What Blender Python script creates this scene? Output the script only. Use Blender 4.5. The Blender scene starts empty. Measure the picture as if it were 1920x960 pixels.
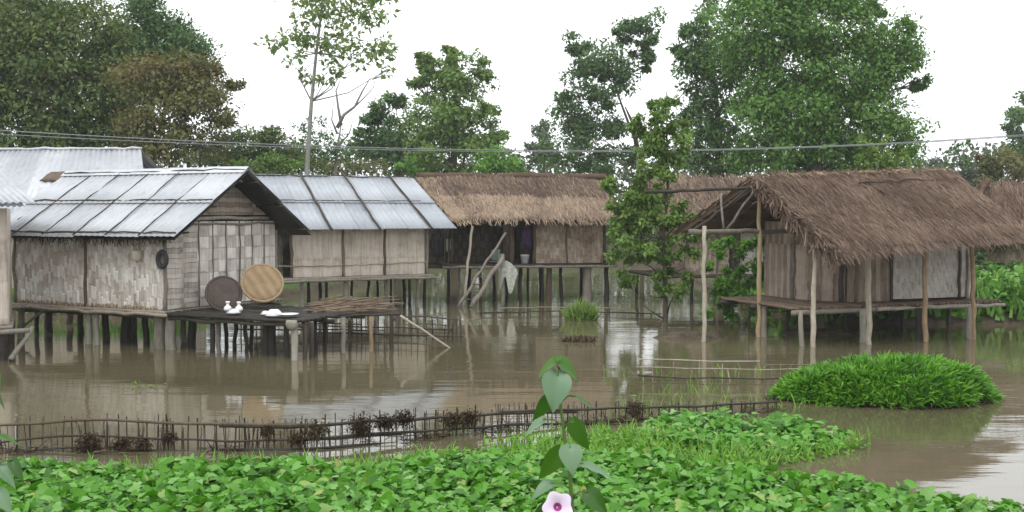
import bpy, math, random
import numpy as np
from mathutils import Vector, noise

random.seed(7)
rng = np.random.default_rng(11)
S = bpy.context.scene
COL = S.collection
H, FPX, HOR = 2.9, 2000.0, 400.0
PA = math.atan((480 - HOR) / FPX)
CA, SA = math.cos(PA), math.sin(PA)

# ------------------------------------------------------------------ view geometry
def ray(px, py):
    x, y = (px - 960) / FPX, (480 - py) / FPX
    return np.array([x, CA + y * SA, -SA + y * CA])
def P(px, py, Y):
    d = ray(px, py); return np.array([0, 0, H]) + d * (Y / d[1])
def W(px, py, z=0.0):
    d = ray(px, py); return np.array([0, 0, H]) + d * ((z - H) / d[2])

# ------------------------------------------------------------------ objects
def tag(o, label=None, cat=None, group=None, kind=None):
    if label: o['label'] = label
    if cat: o['category'] = cat
    if group: o['group'] = group
    if kind: o['kind'] = kind
    return o
def thing(name, label, cat, loc=(0, 0, 0), rz=0.0, group=None):
    o = bpy.data.objects.new(name, None); COL.objects.link(o)
    o.location = [float(v) for v in loc]; o.rotation_euler = (0, 0, rz); o.empty_display_size = .2
    return tag(o, label, cat, group)
def link(name, me, parent=None):
    o = bpy.data.objects.new(name, me); COL.objects.link(o)
    if parent is not None: o.parent = parent
    return o

class MB:
    def __init__(s): s.V, s.F, s.T = [], [], []
    def add(s, V, F, t=.5):
        b = len(s.V); s.V += [tuple(map(float, v)) for v in V]
        s.F += [tuple(i + b for i in f) for f in F]; s.T += [t] * len(F); return s
    def box(s, c, ex, ey, ez, t=.5):
        c, ex, ey, ez = (np.array(v, float) for v in (c, ex, ey, ez))
        V = [c + a * ex + b * ey + d * ez for d in (-1, 1) for a, b in ((-1, -1), (1, -1), (1, 1), (-1, 1))]
        return s.add(V, [(3, 2, 1, 0), (4, 5, 6, 7), (0, 1, 5, 4), (1, 2, 6, 5), (2, 3, 7, 6), (3, 0, 4, 7)], t)
    def tube(s, pts, rad, n=8, t=.5, cap=True):
        pts = [np.array(p, float) for p in pts]
        if np.isscalar(rad): rad = [rad] * len(pts)
        V, F = [], []
        ref = None
        for i, p in enumerate(pts):
            d = pts[min(i + 1, len(pts) - 1)] - pts[max(i - 1, 0)]
            d /= (np.linalg.norm(d) + 1e-9)
            if ref is None:
                ref = np.array([1., 0, 0]) if abs(d[0]) < .8 else np.array([0, 1., 0])
            a = ref - d * ref.dot(d); a /= (np.linalg.norm(a) + 1e-9); ref = a
            b = np.cross(d, a)
            for k in range(n):
                th = 2 * math.pi * k / n
                V.append(p + (a * math.cos(th) + b * math.sin(th)) * rad[i])
        for i in range(len(pts) - 1):
            for k in range(n):
                F.append((i * n + k, i * n + (k + 1) % n, (i + 1) * n + (k + 1) % n, (i + 1) * n + k))
        if cap:
            F.append(tuple(range(n - 1, -1, -1))); m = (len(pts) - 1) * n
            F.append(tuple(m + k for k in range(n)))
        return s.add(V, F, t)
    def pole(s, a, b, r, n=8, wob=.012, t=None, r2=None):
        a, b = np.array(a, float), np.array(b, float)
        L = np.linalg.norm(b - a); k = max(3, int(L / .3) + 2)
        pts, rad = [], []
        r2 = r * .82 if r2 is None else r2
        for i in range(k):
            f = i / (k - 1)
            w = 0 if i in (0, k - 1) else wob
            pts.append(a + (b - a) * f + rng.normal(0, 1, 3) * w)
            rad.append((r + (r2 - r) * f) * (1 + random.uniform(-.08, .1)))
        return s.tube(pts, rad, n, random.random() if t is None else t)
    def lathe(s, prof, n=20, t=.5, M=None, o=(0, 0, 0)):
        V = []
        for r, z in prof:
            for k in range(n):
                th = 2 * math.pi * k / n
                v = np.array([r * math.cos(th), r * math.sin(th), z])
                if M is not None: v = M @ v
                V.append(v + np.array(o))
        F = [(i * n + k, i * n + (k + 1) % n, (i + 1) * n + (k + 1) % n, (i + 1) * n + k)
             for i in range(len(prof) - 1) for k in range(n)]
        return s.add(V, F, t)
    def build(s, name, m, parent=None, smooth=False):
        me = bpy.data.meshes.new(name); me.from_pydata(s.V, [], s.F); me.update()
        at = me.attributes.new('tint', 'FLOAT', 'FACE'); at.data.foreach_set('value', np.array(s.T, dtype=np.float32))
        if smooth: me.polygons.foreach_set('use_smooth', [True] * len(me.polygons))
        me.materials.append(m)
        return link(name, me, parent)

def norm(v): return v / (np.linalg.norm(v, axis=-1, keepdims=True) + 1e-9)

# leaf shapes: x width, y length, z out of the leaf
RHOMB = (np.array([[0, 0, 0], [.36, .45, .10], [0, 1, -.10], [-.36, .45, .10]], float), [(0, 1, 2, 3)])
HEART = (np.array([[0, .0, 0], [0, .5, -.03], [0, 1, -.22], [.24, -.2, .02], [.45, .06, .06], [.34, .5, .05],
                   [-.24, -.2, .02], [-.45, .06, .06], [-.34, .5, .05]], float),
         [(0, 3, 4), (0, 4, 5, 1), (1, 5, 2), (0, 7, 6), (0, 1, 8, 7), (1, 2, 8)])
BLADE = (np.array([[-.5, 0, 0], [.5, 0, 0], [-.45, .4, .02], [.45, .4, .02], [-.3, .75, -.07], [.3, .75, -.07], [0, 1, -.22]], float),
         [(0, 1, 3, 2), (2, 3, 5, 4), (4, 5, 6)])
STRAW = (np.array([[-.5, 0, 0], [.5, 0, 0], [.3, 1, 0], [-.3, 1, 0]], float), [(0, 1, 2, 3)])

def cloud_mesh(name, shape, pos, nrm, dirv, length, width, tint, mat, parent=None):
    """many leaves as one mesh"""
    V0, F0 = shape
    d = norm(dirv); z = norm(nrm - d * np.sum(nrm * d, axis=1, keepdims=True)); x = np.cross(d, z)
    L, Wd = length[:, None, None], width[:, None, None]
    V = (pos[:, None, :] + x[:, None, :] * V0[None, :, 0:1] * Wd + d[:, None, :] * V0[None, :, 1:2] * L
         + z[:, None, :] * V0[None, :, 2:3] * L)
    N, K = len(pos), len(V0)
    fl = np.concatenate([np.array(f) for f in F0]); ln = np.array([len(f) for f in F0])
    loops = (fl[None, :] + (np.arange(N) * K)[:, None]).ravel().astype(np.int32)
    tot = np.tile(ln, N).astype(np.int32); start = np.concatenate([[0], np.cumsum(tot)[:-1]]).astype(np.int32)
    me = bpy.data.meshes.new(name)
    me.vertices.add(N * K); me.vertices.foreach_set('co', V.reshape(-1).astype(np.float32))
    me.loops.add(len(loops)); me.loops.foreach_set('vertex_index', loops)
    me.polygons.add(len(tot)); me.polygons.foreach_set('loop_start', start); me.polygons.foreach_set('loop_total', tot)
    me.update(calc_edges=True)
    at = me.attributes.new('tint', 'FLOAT', 'FACE')
    at.data.foreach_set('value', np.repeat(tint, len(F0)).astype(np.float32))
    me.materials.append(mat)
    return link(name, me, parent)

# ------------------------------------------------------------------ materials
class M:
    def __init__(s, name):
        s.m = bpy.data.materials.new(name); s.m.use_nodes = True; s.nt = s.m.node_tree
        s.b = s.nt.nodes['Principled BSDF']; s.out = s.nt.nodes['Material Output']
    def n(s, typ, **kw):
        nd = s.nt.nodes.new(typ)
        for k, v in kw.items():
            if k.startswith('_'): setattr(nd, k[1:], v)
            else: s.set(nd.inputs[k.replace('__', ' ')], v)
        return nd
    def set(s, sock, v):
        if isinstance(v, bpy.types.NodeSocket): s.nt.links.new(v, sock)
        else: sock.default_value = v
    def math(s, op, a, b=0.0, c=None):
        nd = s.nt.nodes.new('ShaderNodeMath'); nd.operation = op
        s.set(nd.inputs[0], a); s.set(nd.inputs[1], b)
        if c is not None: s.set(nd.inputs[2], c)
        return nd.outputs[0]
    def ramp(s, fac, stops, interp='LINEAR'):
        nd = s.nt.nodes.new('ShaderNodeValToRGB'); cr = nd.color_ramp; cr.interpolation = interp
        while len(cr.elements) < len(stops): cr.elements.new(.5)
        for e, (p, c) in zip(cr.elements, stops):
            e.position = p; e.color = (*c, 1) if len(c) == 3 else c
        s.set(nd.inputs[0], fac); return nd.outputs[0]
    def mix(s, fac, a, b, mode='MIX'):
        nd = s.nt.nodes.new('ShaderNodeMixRGB'); nd.blend_type = mode
        s.set(nd.inputs[0], fac)
        for i, v in ((1, a), (2, b)):
            s.set(nd.inputs[i], (*v, 1) if isinstance(v, tuple) and len(v) == 3 else v)
        return nd.outputs[0]
    def obj(s, scale=(1, 1, 1), world=False):
        if world: src = s.n('ShaderNodeNewGeometry').outputs['Position']
        else: src = s.n('ShaderNodeTexCoord').outputs['Object']
        mp = s.n('ShaderNodeMapping', Vector=src, Scale=scale); return mp.outputs[0]
    def noise(s, vec, scale, detail=4, rough=.6):
        return s.n('ShaderNodeTexNoise', Vector=vec, Scale=scale, Detail=detail, Roughness=rough).outputs['Fac']
    def tint(s): return s.n('ShaderNodeAttribute', _attribute_name='tint').outputs['Fac']
    def bump(s, h, strength, dist=.02):
        s.set(s.b.inputs['Normal'], s.n('ShaderNodeBump', Height=h, Strength=strength, Distance=dist).outputs[0])
    def base(s, c, rough=.7, spec=.3):
        s.set(s.b.inputs['Base Color'], c); s.set(s.b.inputs['Roughness'], rough)
        s.b.inputs['Specular IOR Level'].default_value = spec; return s.m

def leaf_mat(name, cols, transl=.3, rough=.5, spec=.35):
    k = M(name)
    c = k.ramp(k.tint(), [(i / (len(cols) - 1), q) for i, q in enumerate(cols)])
    k.base(c, rough, spec)
    tr = k.n('ShaderNodeBsdfTranslucent', Color=k.mix(1.0, c, (1.0, 1.0, .55), 'MULTIPLY'))
    mx = k.n('ShaderNodeMixShader', Fac=transl)
    k.nt.links.new(k.b.outputs[0], mx.inputs[1]); k.nt.links.new(tr.outputs[0], mx.inputs[2])
    k.nt.links.new(mx.outputs[0], k.out.inputs[0]); return k.m

KA = .92
def dim(c): return tuple(v * KA for v in c)
def wood_mat(name, c0, c1, scale=(14, 14, 2), rough=.75):
    c0, c1 = dim(c0), dim(c1)
    k = M(name); v = k.obj(scale)
    n1 = k.noise(v, 1.5, 5, .7); n2 = k.noise(k.obj((3, 3, 3)), 2, 3)
    f = k.math('ADD', k.math('MULTIPLY', n1, .8), k.math('MULTIPLY', n2, .5))
    f = k.math('ADD', f, k.math('MULTIPLY', k.math('SUBTRACT', k.tint(), .5), .35))
    k.bump(n1, .5, .01)
    return k.base(k.ramp(f, [(.35, c0), (.95, c1)]), rough)

def weave_mat(name, dark, mid, light, cw, ch, contrast=1.0, ed=.16, aligned=True):
    """plaited split-bamboo matting: strips over and under each other"""
    dark, mid, light = (tuple(min(.8, v * q) for v in c) for c, q in ((dark, 1.1), (mid, 1.25), (light, 1.25)))
    k = M(name)
    xyz = k.n('ShaderNodeSeparateXYZ', Vector=k.obj())
    w1 = k.noise(k.obj((2.2, 2.2, 2.2)), 1.3, 3)
    u = k.math('ADD', k.math('ADD', xyz.outputs[0], xyz.outputs[1]), k.math('MULTIPLY', w1, .10))
    v = k.math('ADD', xyz.outputs[2], k.math('MULTIPLY', k.noise(k.obj((1.7, 1.7, .8)), 2.0, 2), .09))
    if not aligned:
        colr = k.n('ShaderNodeTexWhiteNoise', _noise_dimensions='1D', W=k.math('FLOOR', k.math('DIVIDE', u, cw))).outputs[0]
        v = k.math('ADD', v, k.math('MULTIPLY', colr, ch * 3.7))
    vv = k.n('ShaderNodeCombineXYZ', X=k.math('DIVIDE', u, cw), Y=k.math('DIVIDE', v, ch), Z=.5)
    ck = k.n('ShaderNodeTexChecker', Vector=vv.outputs[0], Scale=1.0).outputs['Fac']
    uf = k.math('FRACT', k.math('DIVIDE', u, cw)); vf = k.math('FRACT', k.math('DIVIDE', v, ch))
    eu = k.math('SUBTRACT', 1.0, k.math('MULTIPLY', k.math('ABSOLUTE', k.math('SUBTRACT', uf, .5)), 2.0))
    ev = k.math('SUBTRACT', 1.0, k.math('MULTIPLY', k.math('ABSOLUTE', k.math('SUBTRACT', vf, .5)), 2.0))
    edge = k.math('MULTIPLY', k.math('MINIMUM', k.math('MULTIPLY', eu, 4.0), 1.0), k.math('MINIMUM', k.math('MULTIPLY', ev, 5.0), 1.0))
    wear = k.noise(k.obj((9, 9, .9)), 1.6, 6, .75)
    blot = k.noise(k.obj((1.2, 1.2, 1.6)), 1.4, 4, .6)
    rowr = k.n('ShaderNodeTexWhiteNoise', _noise_dimensions='2D', Vector=k.n('ShaderNodeCombineXYZ',
               X=k.math('FLOOR', k.math('DIVIDE', u, cw)), Y=k.math('FLOOR', k.math('DIVIDE', v, ch))).outputs[0]).outputs[0]
    f = k.math('ADD', k.math('MULTIPLY', ck, .22 * contrast), k.math('MULTIPLY', rowr, .22 * contrast))
    f = k.math('ADD', f, k.math('MULTIPLY', wear, .85)); f = k.math('ADD', f, k.math('MULTIPLY', k.math('SUBTRACT', blot, .5), .7))
    f = k.math('SUBTRACT', f, k.math('MULTIPLY', k.math('SUBTRACT', 1.0, edge), ed))
    c = k.ramp(f, [(.12, dark), (.5, mid), (.88, light)])
    k.bump(k.math('ADD', k.math('MULTIPLY', ck, edge), k.math('MULTIPLY', wear, .4)), .7, .02)
    return k.base(c, .8, .2)

def metal_mat(name, c0, c1, rust=0.0, metallic=.35):
    c0, c1 = dim(c0), dim(c1)
    k = M(name)
    a = k.noise(k.obj((.6, .6, .6)), 1.2, 5, .6); b = k.noise(k.obj((5, 1.2, 5)), 1.5, 4, .7)
    f = k.math('ADD', k.math('MULTIPLY', a, .6), k.math('MULTIPLY', b, .4))
    f = k.math('ADD', f, k.math('MULTIPLY', k.math('SUBTRACT', k.tint(), .5), .22))
    c = k.ramp(f, [(.28, c0), (.72, c1)])
    st = k.ramp(k.noise(k.obj((2.2, .6, 2.2)), 2.6, 6, .75), [(.52, (0, 0, 0)), (.70, (1, 1, 1))])
    c = k.mix(k.math('MULTIPLY', st, rust), c, (.20, .14, .10))
    k.b.inputs['Metallic'].default_value = metallic
    return k.base(c, k.math('ADD', k.math('MULTIPLY', b, .25), .38), .4)

MAT = {}
MAT['bamboo_pale'] = wood_mat('bamboo_pale', (.20, .165, .12), (.50, .45, .36))
MAT['bamboo_tan'] = wood_mat('bamboo_tan', (.19, .125, .07), (.42, .32, .20))
MAT['wood_grey'] = wood_mat('wood_grey', (.10, .088, .07), (.30, .27, .225))
MAT['wood_brown'] = wood_mat('wood_brown', (.06, .042, .028), (.19, .14, .095))
MAT['wood_wet'] = wood_mat('wood_wet', (.012, .011, .009), (.055, .047, .038), rough=.55)
MAT['wood_dark'] = wood_mat('wood_dark', (.02, .017, .013), (.085, .07, .054))
MAT['log_pale'] = wood_mat('log_pale', (.14, .13, .105), (.36, .34, .28), (8, 8, 1.5))
MAT['stick'] = wood_mat('stick', (.07, .05, .035), (.27, .20, .13), (9, 9, 9))
MAT['weave_front'] = weave_mat('weave_front', (.15, .125, .105), (.375, .335, .295), (.70, .66, .61), .075, .30, .80, .07, False)
MAT['weave_gable'] = weave_mat('weave_gable', (.17, .148, .125), (.40, .365, .325), (.63, .60, .57), .30, .27, .72, .14)
MAT['weave_plank'] = weave_mat('weave_plank', (.14, .12, .10), (.34, .305, .265), (.52, .49, .45), 1.3, .11, .6, .2)
MAT['weave_buff'] = weave_mat('weave_buff', (.18, .15, .12), (.375, .325, .275), (.52, .47, .41), .30, .80, .35, .1)
MAT['weave_brown'] = weave_mat('weave_brown', (.09, .06, .042), (.23, .175, .13), (.42, .36, .30), .10, .26, .6, .06, False)
MAT['weave_grey'] = weave_mat('weave_grey', (.12, .105, .09), (.30, .275, .245), (.43, .40, .365), .06, .17, .6, .05, False)
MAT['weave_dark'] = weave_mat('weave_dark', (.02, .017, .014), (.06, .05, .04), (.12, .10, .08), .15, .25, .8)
MAT['plank_brown'] = weave_mat('plank_brown', (.06, .045, .034), (.17, .13, .10), (.30, .245, .20), .13, 2.2, .9)
MAT['plank_gable'] = weave_mat('plank_gable', (.07, .055, .043), (.17, .14, .115), (.30, .26, .22), 1.5, .11, .9)
MAT['metal'] = metal_mat('metal', (.36, .385, .41), (.57, .595, .62), .34)
MAT['metal_blue'] = metal_mat('metal_blue', (.32, .35, .385), (.49, .52, .555), .18)
MAT['metal_edge'] = metal_mat('metal_edge', (.42, .44, .47), (.66, .68, .70), .25)
MAT['tray_dark'] = wood_mat('tray_dark', (.045, .033, .026), (.125, .098, .08), (20, 20, 20))

def plain(name, c, rough=.6, spec=.4, metallic=0.0, var=.12):
    k = M(name); n = k.noise(k.obj((6, 6, 6)), 2, 4)
    k.b.inputs['Metallic'].default_value = metallic
    lo = tuple(v * (1 - var) for v in c); hi = tuple(min(1, v * (1 + var)) for v in c)
    return k.base(k.ramp(n, [(.3, lo), (.7, hi)]), rough, spec)
MAT['rubber'] = plain('rubber', (.03, .03, .032), .7)
MAT['enamel'] = plain('enamel', (.80, .81, .82), .3, .5)
MAT['steel'] = plain('steel', (.78, .79, .80), .25, .5, .6)
MAT['cloth_white'] = plain('cloth_white', (.40, .41, .36), .9, .1, 0, .3)
MAT['cloth_purple'] = plain('cloth_purple', (.05, .03, .07), .9, .1)
MAT['cloth_green'] = plain('cloth_green', (.16, .22, .17), .9, .1)
MAT['pot_pale'] = plain('pot_pale', (.42, .38, .31), .8)
MAT['wire'] = plain('wire', (.24, .25, .25), 1.0, .0)
MAT['petal'] = plain('petal', (.70, .58, .72), .6, .2, 0, .06)
MAT['throat'] = plain('throat', (.34, .06, .22), .6, .2)
MAT['anther'] = plain('anther', (.8, .7, .55), .6, .2)

def basket_mat():
    k = M('basket_weave'); v = k.obj((1, 1, 1))
    a = k.n('ShaderNodeTexWave', Vector=v, Scale=16, Distortion=1.2, _bands_direction='X').outputs['Fac']
    b = k.n('ShaderNodeTexWave', Vector=v, Scale=16, Distortion=1.2, _bands_direction='Y').outputs['Fac']
    big = k.n('ShaderNodeTexWave', Vector=v, Scale=2.2, Distortion=2.0, _bands_direction='DIAGONAL').outputs['Fac']
    f = k.math('ADD', k.math('MULTIPLY', a, .28), k.math('MULTIPLY', b, .28))
    f = k.math('ADD', f, k.math('MULTIPLY', big, .18)); f = k.math('ADD', f, k.math('MULTIPLY', k.noise(v, 5, 4), .4))
    k.bump(f, .6, .02)
    return k.base(k.ramp(f, [(.2, (.12, .078, .04)), (.55, (.27, .19, .105)), (.9, (.42, .31, .19))]), .75, .25)
MAT['basket'] = basket_mat()

def thatch_mat(name, cols):
    cols = [dim(c) for c in cols]
    k = M(name)
    f = k.math('ADD', k.math('MULTIPLY', k.tint(), .75), k.math('MULTIPLY', k.noise(k.obj((1, 1, 1)), 1.6, 4, .65), .5))
    return k.base(k.ramp(f, [(.12 + .8 * i / (len(cols) - 1), q) for i, q in enumerate(cols)]), .9, .12)
MAT['thatch_brown'] = thatch_mat('thatch_brown', [(.050, .034, .026), (.122, .082, .060), (.19, .133, .100), (.30, .22, .165)])
MAT['thatch_tan'] = thatch_mat('thatch_tan', [(.07, .052, .043), (.135, .096, .076), (.235, .172, .126), (.385, .295, .21)])
MAT['thatch_ridge'] = thatch_mat('thatch_ridge', [(.14, .10, .07), (.26, .185, .12), (.42, .32, .21)])

MAT['leaf_olive'] = leaf_mat('leaf_olive', [(.048,.088,.022),(.085,.145,.034),(.135,.195,.05),(.145,.14,.05)])
MAT['leaf_dark'] = leaf_mat('leaf_dark', [(.048,.105,.032),(.078,.165,.044),(.12,.225,.065)])
MAT['leaf_rust'] = leaf_mat('leaf_rust', [(.078,.098,.026),(.135,.150,.042),(.18,.165,.058),(.18,.125,.06)])
MAT['leaf_mid'] = leaf_mat('leaf_mid', [(.085,.16,.030),(.145,.25,.048),(.21,.33,.08)])
MAT['leaf_big'] = leaf_mat('leaf_big', [(.068,.16,.028),(.115,.245,.042),(.175,.33,.07)])
MAT['leaf_light'] = leaf_mat('leaf_light', [(.08, .145, .026), (.15, .25, .045), (.23, .34, .075)])
MAT['leaf_sparse'] = leaf_mat('leaf_sparse', [(.14,.22,.08),(.22,.32,.11),(.32,.42,.15)], .55)
MAT['leaf_far'] = leaf_mat('leaf_far', [(.050,.078,.042),(.075,.108,.055),(.10,.135,.07)])
MAT['leaf_mat'] = leaf_mat('leaf_mat', [(.030,.115,.006),(.060,.205,.011),(.095,.29,.018),(.135,.35,.045),(.22,.42,.13),(.34,.36,.07)], .3, .42, .3)
MAT['leaf_fine'] = leaf_mat('leaf_fine', [(.075,.21,.016),(.14,.33,.030),(.22,.40,.06)], .3)
MAT['leaf_island'] = leaf_mat('leaf_island', [(.04,.14,.012),(.10,.29,.018),(.17,.40,.028),(.26,.48,.07)], .3, .4)
MAT['leaf_bank'] = leaf_mat('leaf_bank', [(.06,.16,.018),(.12,.29,.034),(.19,.37,.065)], .3)
MAT['leaf_near_green'] = leaf_mat('leaf_near_green', [(.055, .155, .012), (.10, .26, .018)], .35, .35, .5)
MAT['leaf_near_dark'] = leaf_mat('leaf_near_dark', [(.03, .095, .012), (.055, .15, .018)], .35, .35, .5)
MAT['leaf_near_pale'] = leaf_mat('leaf_near_pale', [(.12, .22, .12), (.17, .28, .16)], .25, .4, .5)
MAT['dead_weed'] = leaf_mat('dead_weed', [(.03, .022, .014), (.07, .05, .032), (.13, .10, .065)], .1, .8, .1)
MAT['stem_green'] = wood_mat('stem_green', (.06, .11, .03), (.16, .22, .07))
MAT['bark_pale'] = wood_mat('bark_pale', (.15, .145, .135), (.36, .35, .32), (5, 5, 1))
MAT['bark_brown'] = wood_mat('bark_brown', (.045, .036, .028), (.13, .105, .08), (5, 5, 1))

# ------------------------------------------------------------------ terrain and water
def sst(a, b, x):
    t = np.clip((x - a) / (b - a), 0, 1); return t * t * (3 - 2 * t)
def hgt(x, y):
    x, y = np.asarray(x, float), np.asarray(y, float)
    near = np.interp(y, [-60, 2.5, 9.0, 12], [1.4, 1.3, -.35, -.9])
    xl = x + np.clip((y - 32) * .3, 0, 3.5)*-1
    left = -.9 + 1.35 * sst(-8.2, -10, xl) * sst(28.2, 30.6, y)
    far = -.9 + 1.4 * sst(56, 60, y)
    right = -.9 + 1.35 * sst(6.6, 8.2, x) * sst(26.8, 28.4, y)
    m1 = -.9 + 1.04 * np.exp(-(((x - 4.15) / 1.45) ** 2 + ((y - 24.75) / .55) ** 2) ** 2)
    m2 = -.9 + 1.02 * np.exp(-(((x - 7.35) / 1.5) ** 2 + ((y - 25.6) / .8) ** 2) ** 2)
    m3 = -.9 + .97 * np.exp(-(((x - 1.75) / .7) ** 2 + ((y - 24.8) / .3) ** 2) ** 2)
    return np.maximum.reduce([near, left, far, right, m1, m2, m3])

def terrain():
    xs = np.concatenate([np.linspace(-300, -60, 20), np.linspace(-55, -17, 30), np.arange(-16, 17, .3), np.linspace(18, 55, 30), np.linspace(60, 300, 20)])
    ys = np.concatenate([np.linspace(-60, 0, 15), np.arange(.5, 36, .3), np.arange(37, 66, 1.0), np.linspace(70, 420, 30)])
    X, Y = np.meshgrid(xs, ys); Z = hgt(X, Y)
    for i in range(X.shape[0]):
        for j in range(X.shape[1]):
            if abs(X[i, j]) < 17 and Y[i, j] < 40:
                Z[i, j] += .05 * noise.noise((X[i, j] * 1.3, Y[i, j] * 1.3, 0)) + .03 * noise.noise((X[i, j] * 4, Y[i, j] * 4, 3))
    nx = len(xs); V = np.stack([X.ravel(), Y.ravel(), Z.ravel()], 1)
    F = [(r * nx + c, r * nx + c + 1, (r + 1) * nx + c + 1, (r + 1) * nx + c) for r in range(len(ys) - 1) for c in range(nx - 1)]
    k = M('soil'); pos = k.n('ShaderNodeNewGeometry').outputs['Position']
    g = k.noise(pos, .9, 5, .65); g2 = k.noise(pos, 7, 4, .6)
    c = k.ramp(g2, [(.3, (.035, .028, .02)), (.7, (.11, .085, .06))])
    z = k.n('ShaderNodeSeparateXYZ', Vector=pos).outputs[2]
    gm = k.math('MULTIPLY', k.n('ShaderNodeMapRange', Value=z, From__Min=.12, From__Max=.3).outputs[0],
                k.n('ShaderNodeMapRange', Value=g, From__Min=.35, From__Max=.5).outputs[0])
    c = k.mix(gm, c, k.ramp(g2, [(.3, (.035, .07, .015)), (.7, (.085, .14, .03))]))
    k.bump(g2, .6, .05); k.base(c, .85, .2)
    mb = MB().add(V, F); o = mb.build('ground', k.m, None, True); tag(o, kind='structure')
terrain()

def water():
    k = M('river_water'); pos = k.n('ShaderNodeNewGeometry').outputs['Position']
    def nz(sx, sy, sc, det=3, ro=.55):
        return k.noise(k.n('ShaderNodeMapping', Vector=pos, Scale=(sx, sy, 1)).outputs[0], sc, det, ro)
    fine = nz(.35, 1.3, 5.5, 4); mid = nz(.22, 1.0, 1.7, 3); lng = nz(.12, .7, .6, 2)
    patch = k.ramp(nz(.12, .35, .9, 3), [(.40, (.12, .12, .12)), (.62, (1, 1, 1))])
    h = k.math('ADD', k.math('MULTIPLY', fine, k.math('MULTIPLY', patch, .45)), k.math('MULTIPLY', mid, k.math('ADD', k.math('MULTIPLY', patch, .9), .25)))
    h = k.math('ADD', h, k.math('MULTIPLY', lng, .9))
    k.bump(h, 1.0, .0078)
    c = k.ramp(nz(.25, .5, .5, 4), [(.35, (.092, .082, .046)), (.7, (.138, .117, .070))])
    k.base(c, .035, .5); k.b.inputs['IOR'].default_value = 1.85
    # deep cut edges: one sheet
    xs = [-300, -60, 0, 60, 300]; ys = [-20, 10, 40, 120, 420]
    V = [(x, y, 0) for y in ys for x in xs]
    F = [(r * 5 + c_, r * 5 + c_ + 1, (r + 1) * 5 + c_ + 1, (r + 1) * 5 + c_) for r in range(4) for c_ in range(4)]
    o = MB().add(V, F).build('water', k.m); tag(o, kind='structure')
water()

# ------------------------------------------------------------------ houses
class Frame:
    def __init__(s, A, B):
        s.A = np.array(A[:2], float); d = np.array(B[:2], float) - s.A
        s.L = float(np.linalg.norm(d)); s.u = d / s.L; s.n = np.array([-s.u[1], s.u[0]])
        s.rz = math.atan2(s.u[1], s.u[0])
    def world(s, a, t, z=0):
        p = s.A + s.u * a + s.n * t; return np.array([p[0], p[1], z])
    def local(s, p):
        d = np.array(p[:2]) - s.A; return np.array([d.dot(s.u), d.dot(s.n), p[2] if len(p) > 2 else 0])
    def s_of(s, px, t, z=1.0):
        k = (px - 960) / FPX
        A = s.A + s.n * t; off = (H - z) * SA
        return (k * (A[1] * CA + off) - A[0]) / (s.u[0] - k * s.u[1] * CA)
    def thing(s, name, label, cat, group=None):
        return thing(name, label, cat, (s.A[0], s.A[1], 0), s.rz, group)

def pole_part(name, a, b, r, mat, parent, n=8, wob=.012, r2=None):
    mb = MB(); mb.pole(a, b, r, n, wob, None, r2); return mb.build(name, MAT[mat], parent, True)

def bilin(c, a, b):
    eL, eR, rR, rL = c
    return (eL * (1 - a) + eR * a) * (1 - b) + (rL * (1 - a) + rR * a) * b

def metal_roof(parent, corners, cols, rows, mat, pole_mat='wood_dark', amp=.008, per=.17, lift=.012, poles=(), ragged=.05, name='roof_slope'):
    c = [np.array(v, float) for v in corners]
    nrm = np.cross(c[1] - c[0], c[3] - c[0]); nrm /= np.linalg.norm(nrm)
    if nrm[2] < 0: nrm = -nrm
    Ln = np.linalg.norm(c[1] - c[0]); mb = MB()
    for i in range(cols):
        for j in range(rows):
            a0, a1 = i / cols - .004, (i + 1) / cols + .004
            b0, b1 = j / rows - (0.03 if j else 0), (j + 1) / rows
            if j == 0: b0 -= random.uniform(0, ragged)
            na = max(4, int((a1 - a0) * Ln / per * 4)); V, F = [], []
            tilt = random.uniform(-.006, .006)
            for q in range(na + 1):
                a = a0 + (a1 - a0) * q / na
                o = amp * math.sin(2 * math.pi * a * Ln / per) + lift * (.5 * (i % 2) + j) + tilt * (q / na - .5) + .01
                for b in (b0, b1):
                    V.append(bilin(c, a, b) + nrm * (o + (.012 if b == b0 else 0)))
            for q in range(na): F.append((2 * q, 2 * q + 2, 2 * q + 3, 2 * q + 1))
            mb.add(V, F, random.random())
    o = mb.build(name, MAT[mat], parent, True)
    md = o.modifiers.new('sheet', 'SOLIDIFY'); md.thickness = .006
    for (a, b0, b1, r, nm) in poles:       # poles laid down the slope over the joints
        p0, p1 = bilin(c, a, b0) + nrm * (.03 + r), bilin(c, a, b1) + nrm * (.03 + r)
        pole_part(nm, p0, p1, r, pole_mat, parent, 6, .008)
    return o, nrm

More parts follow.
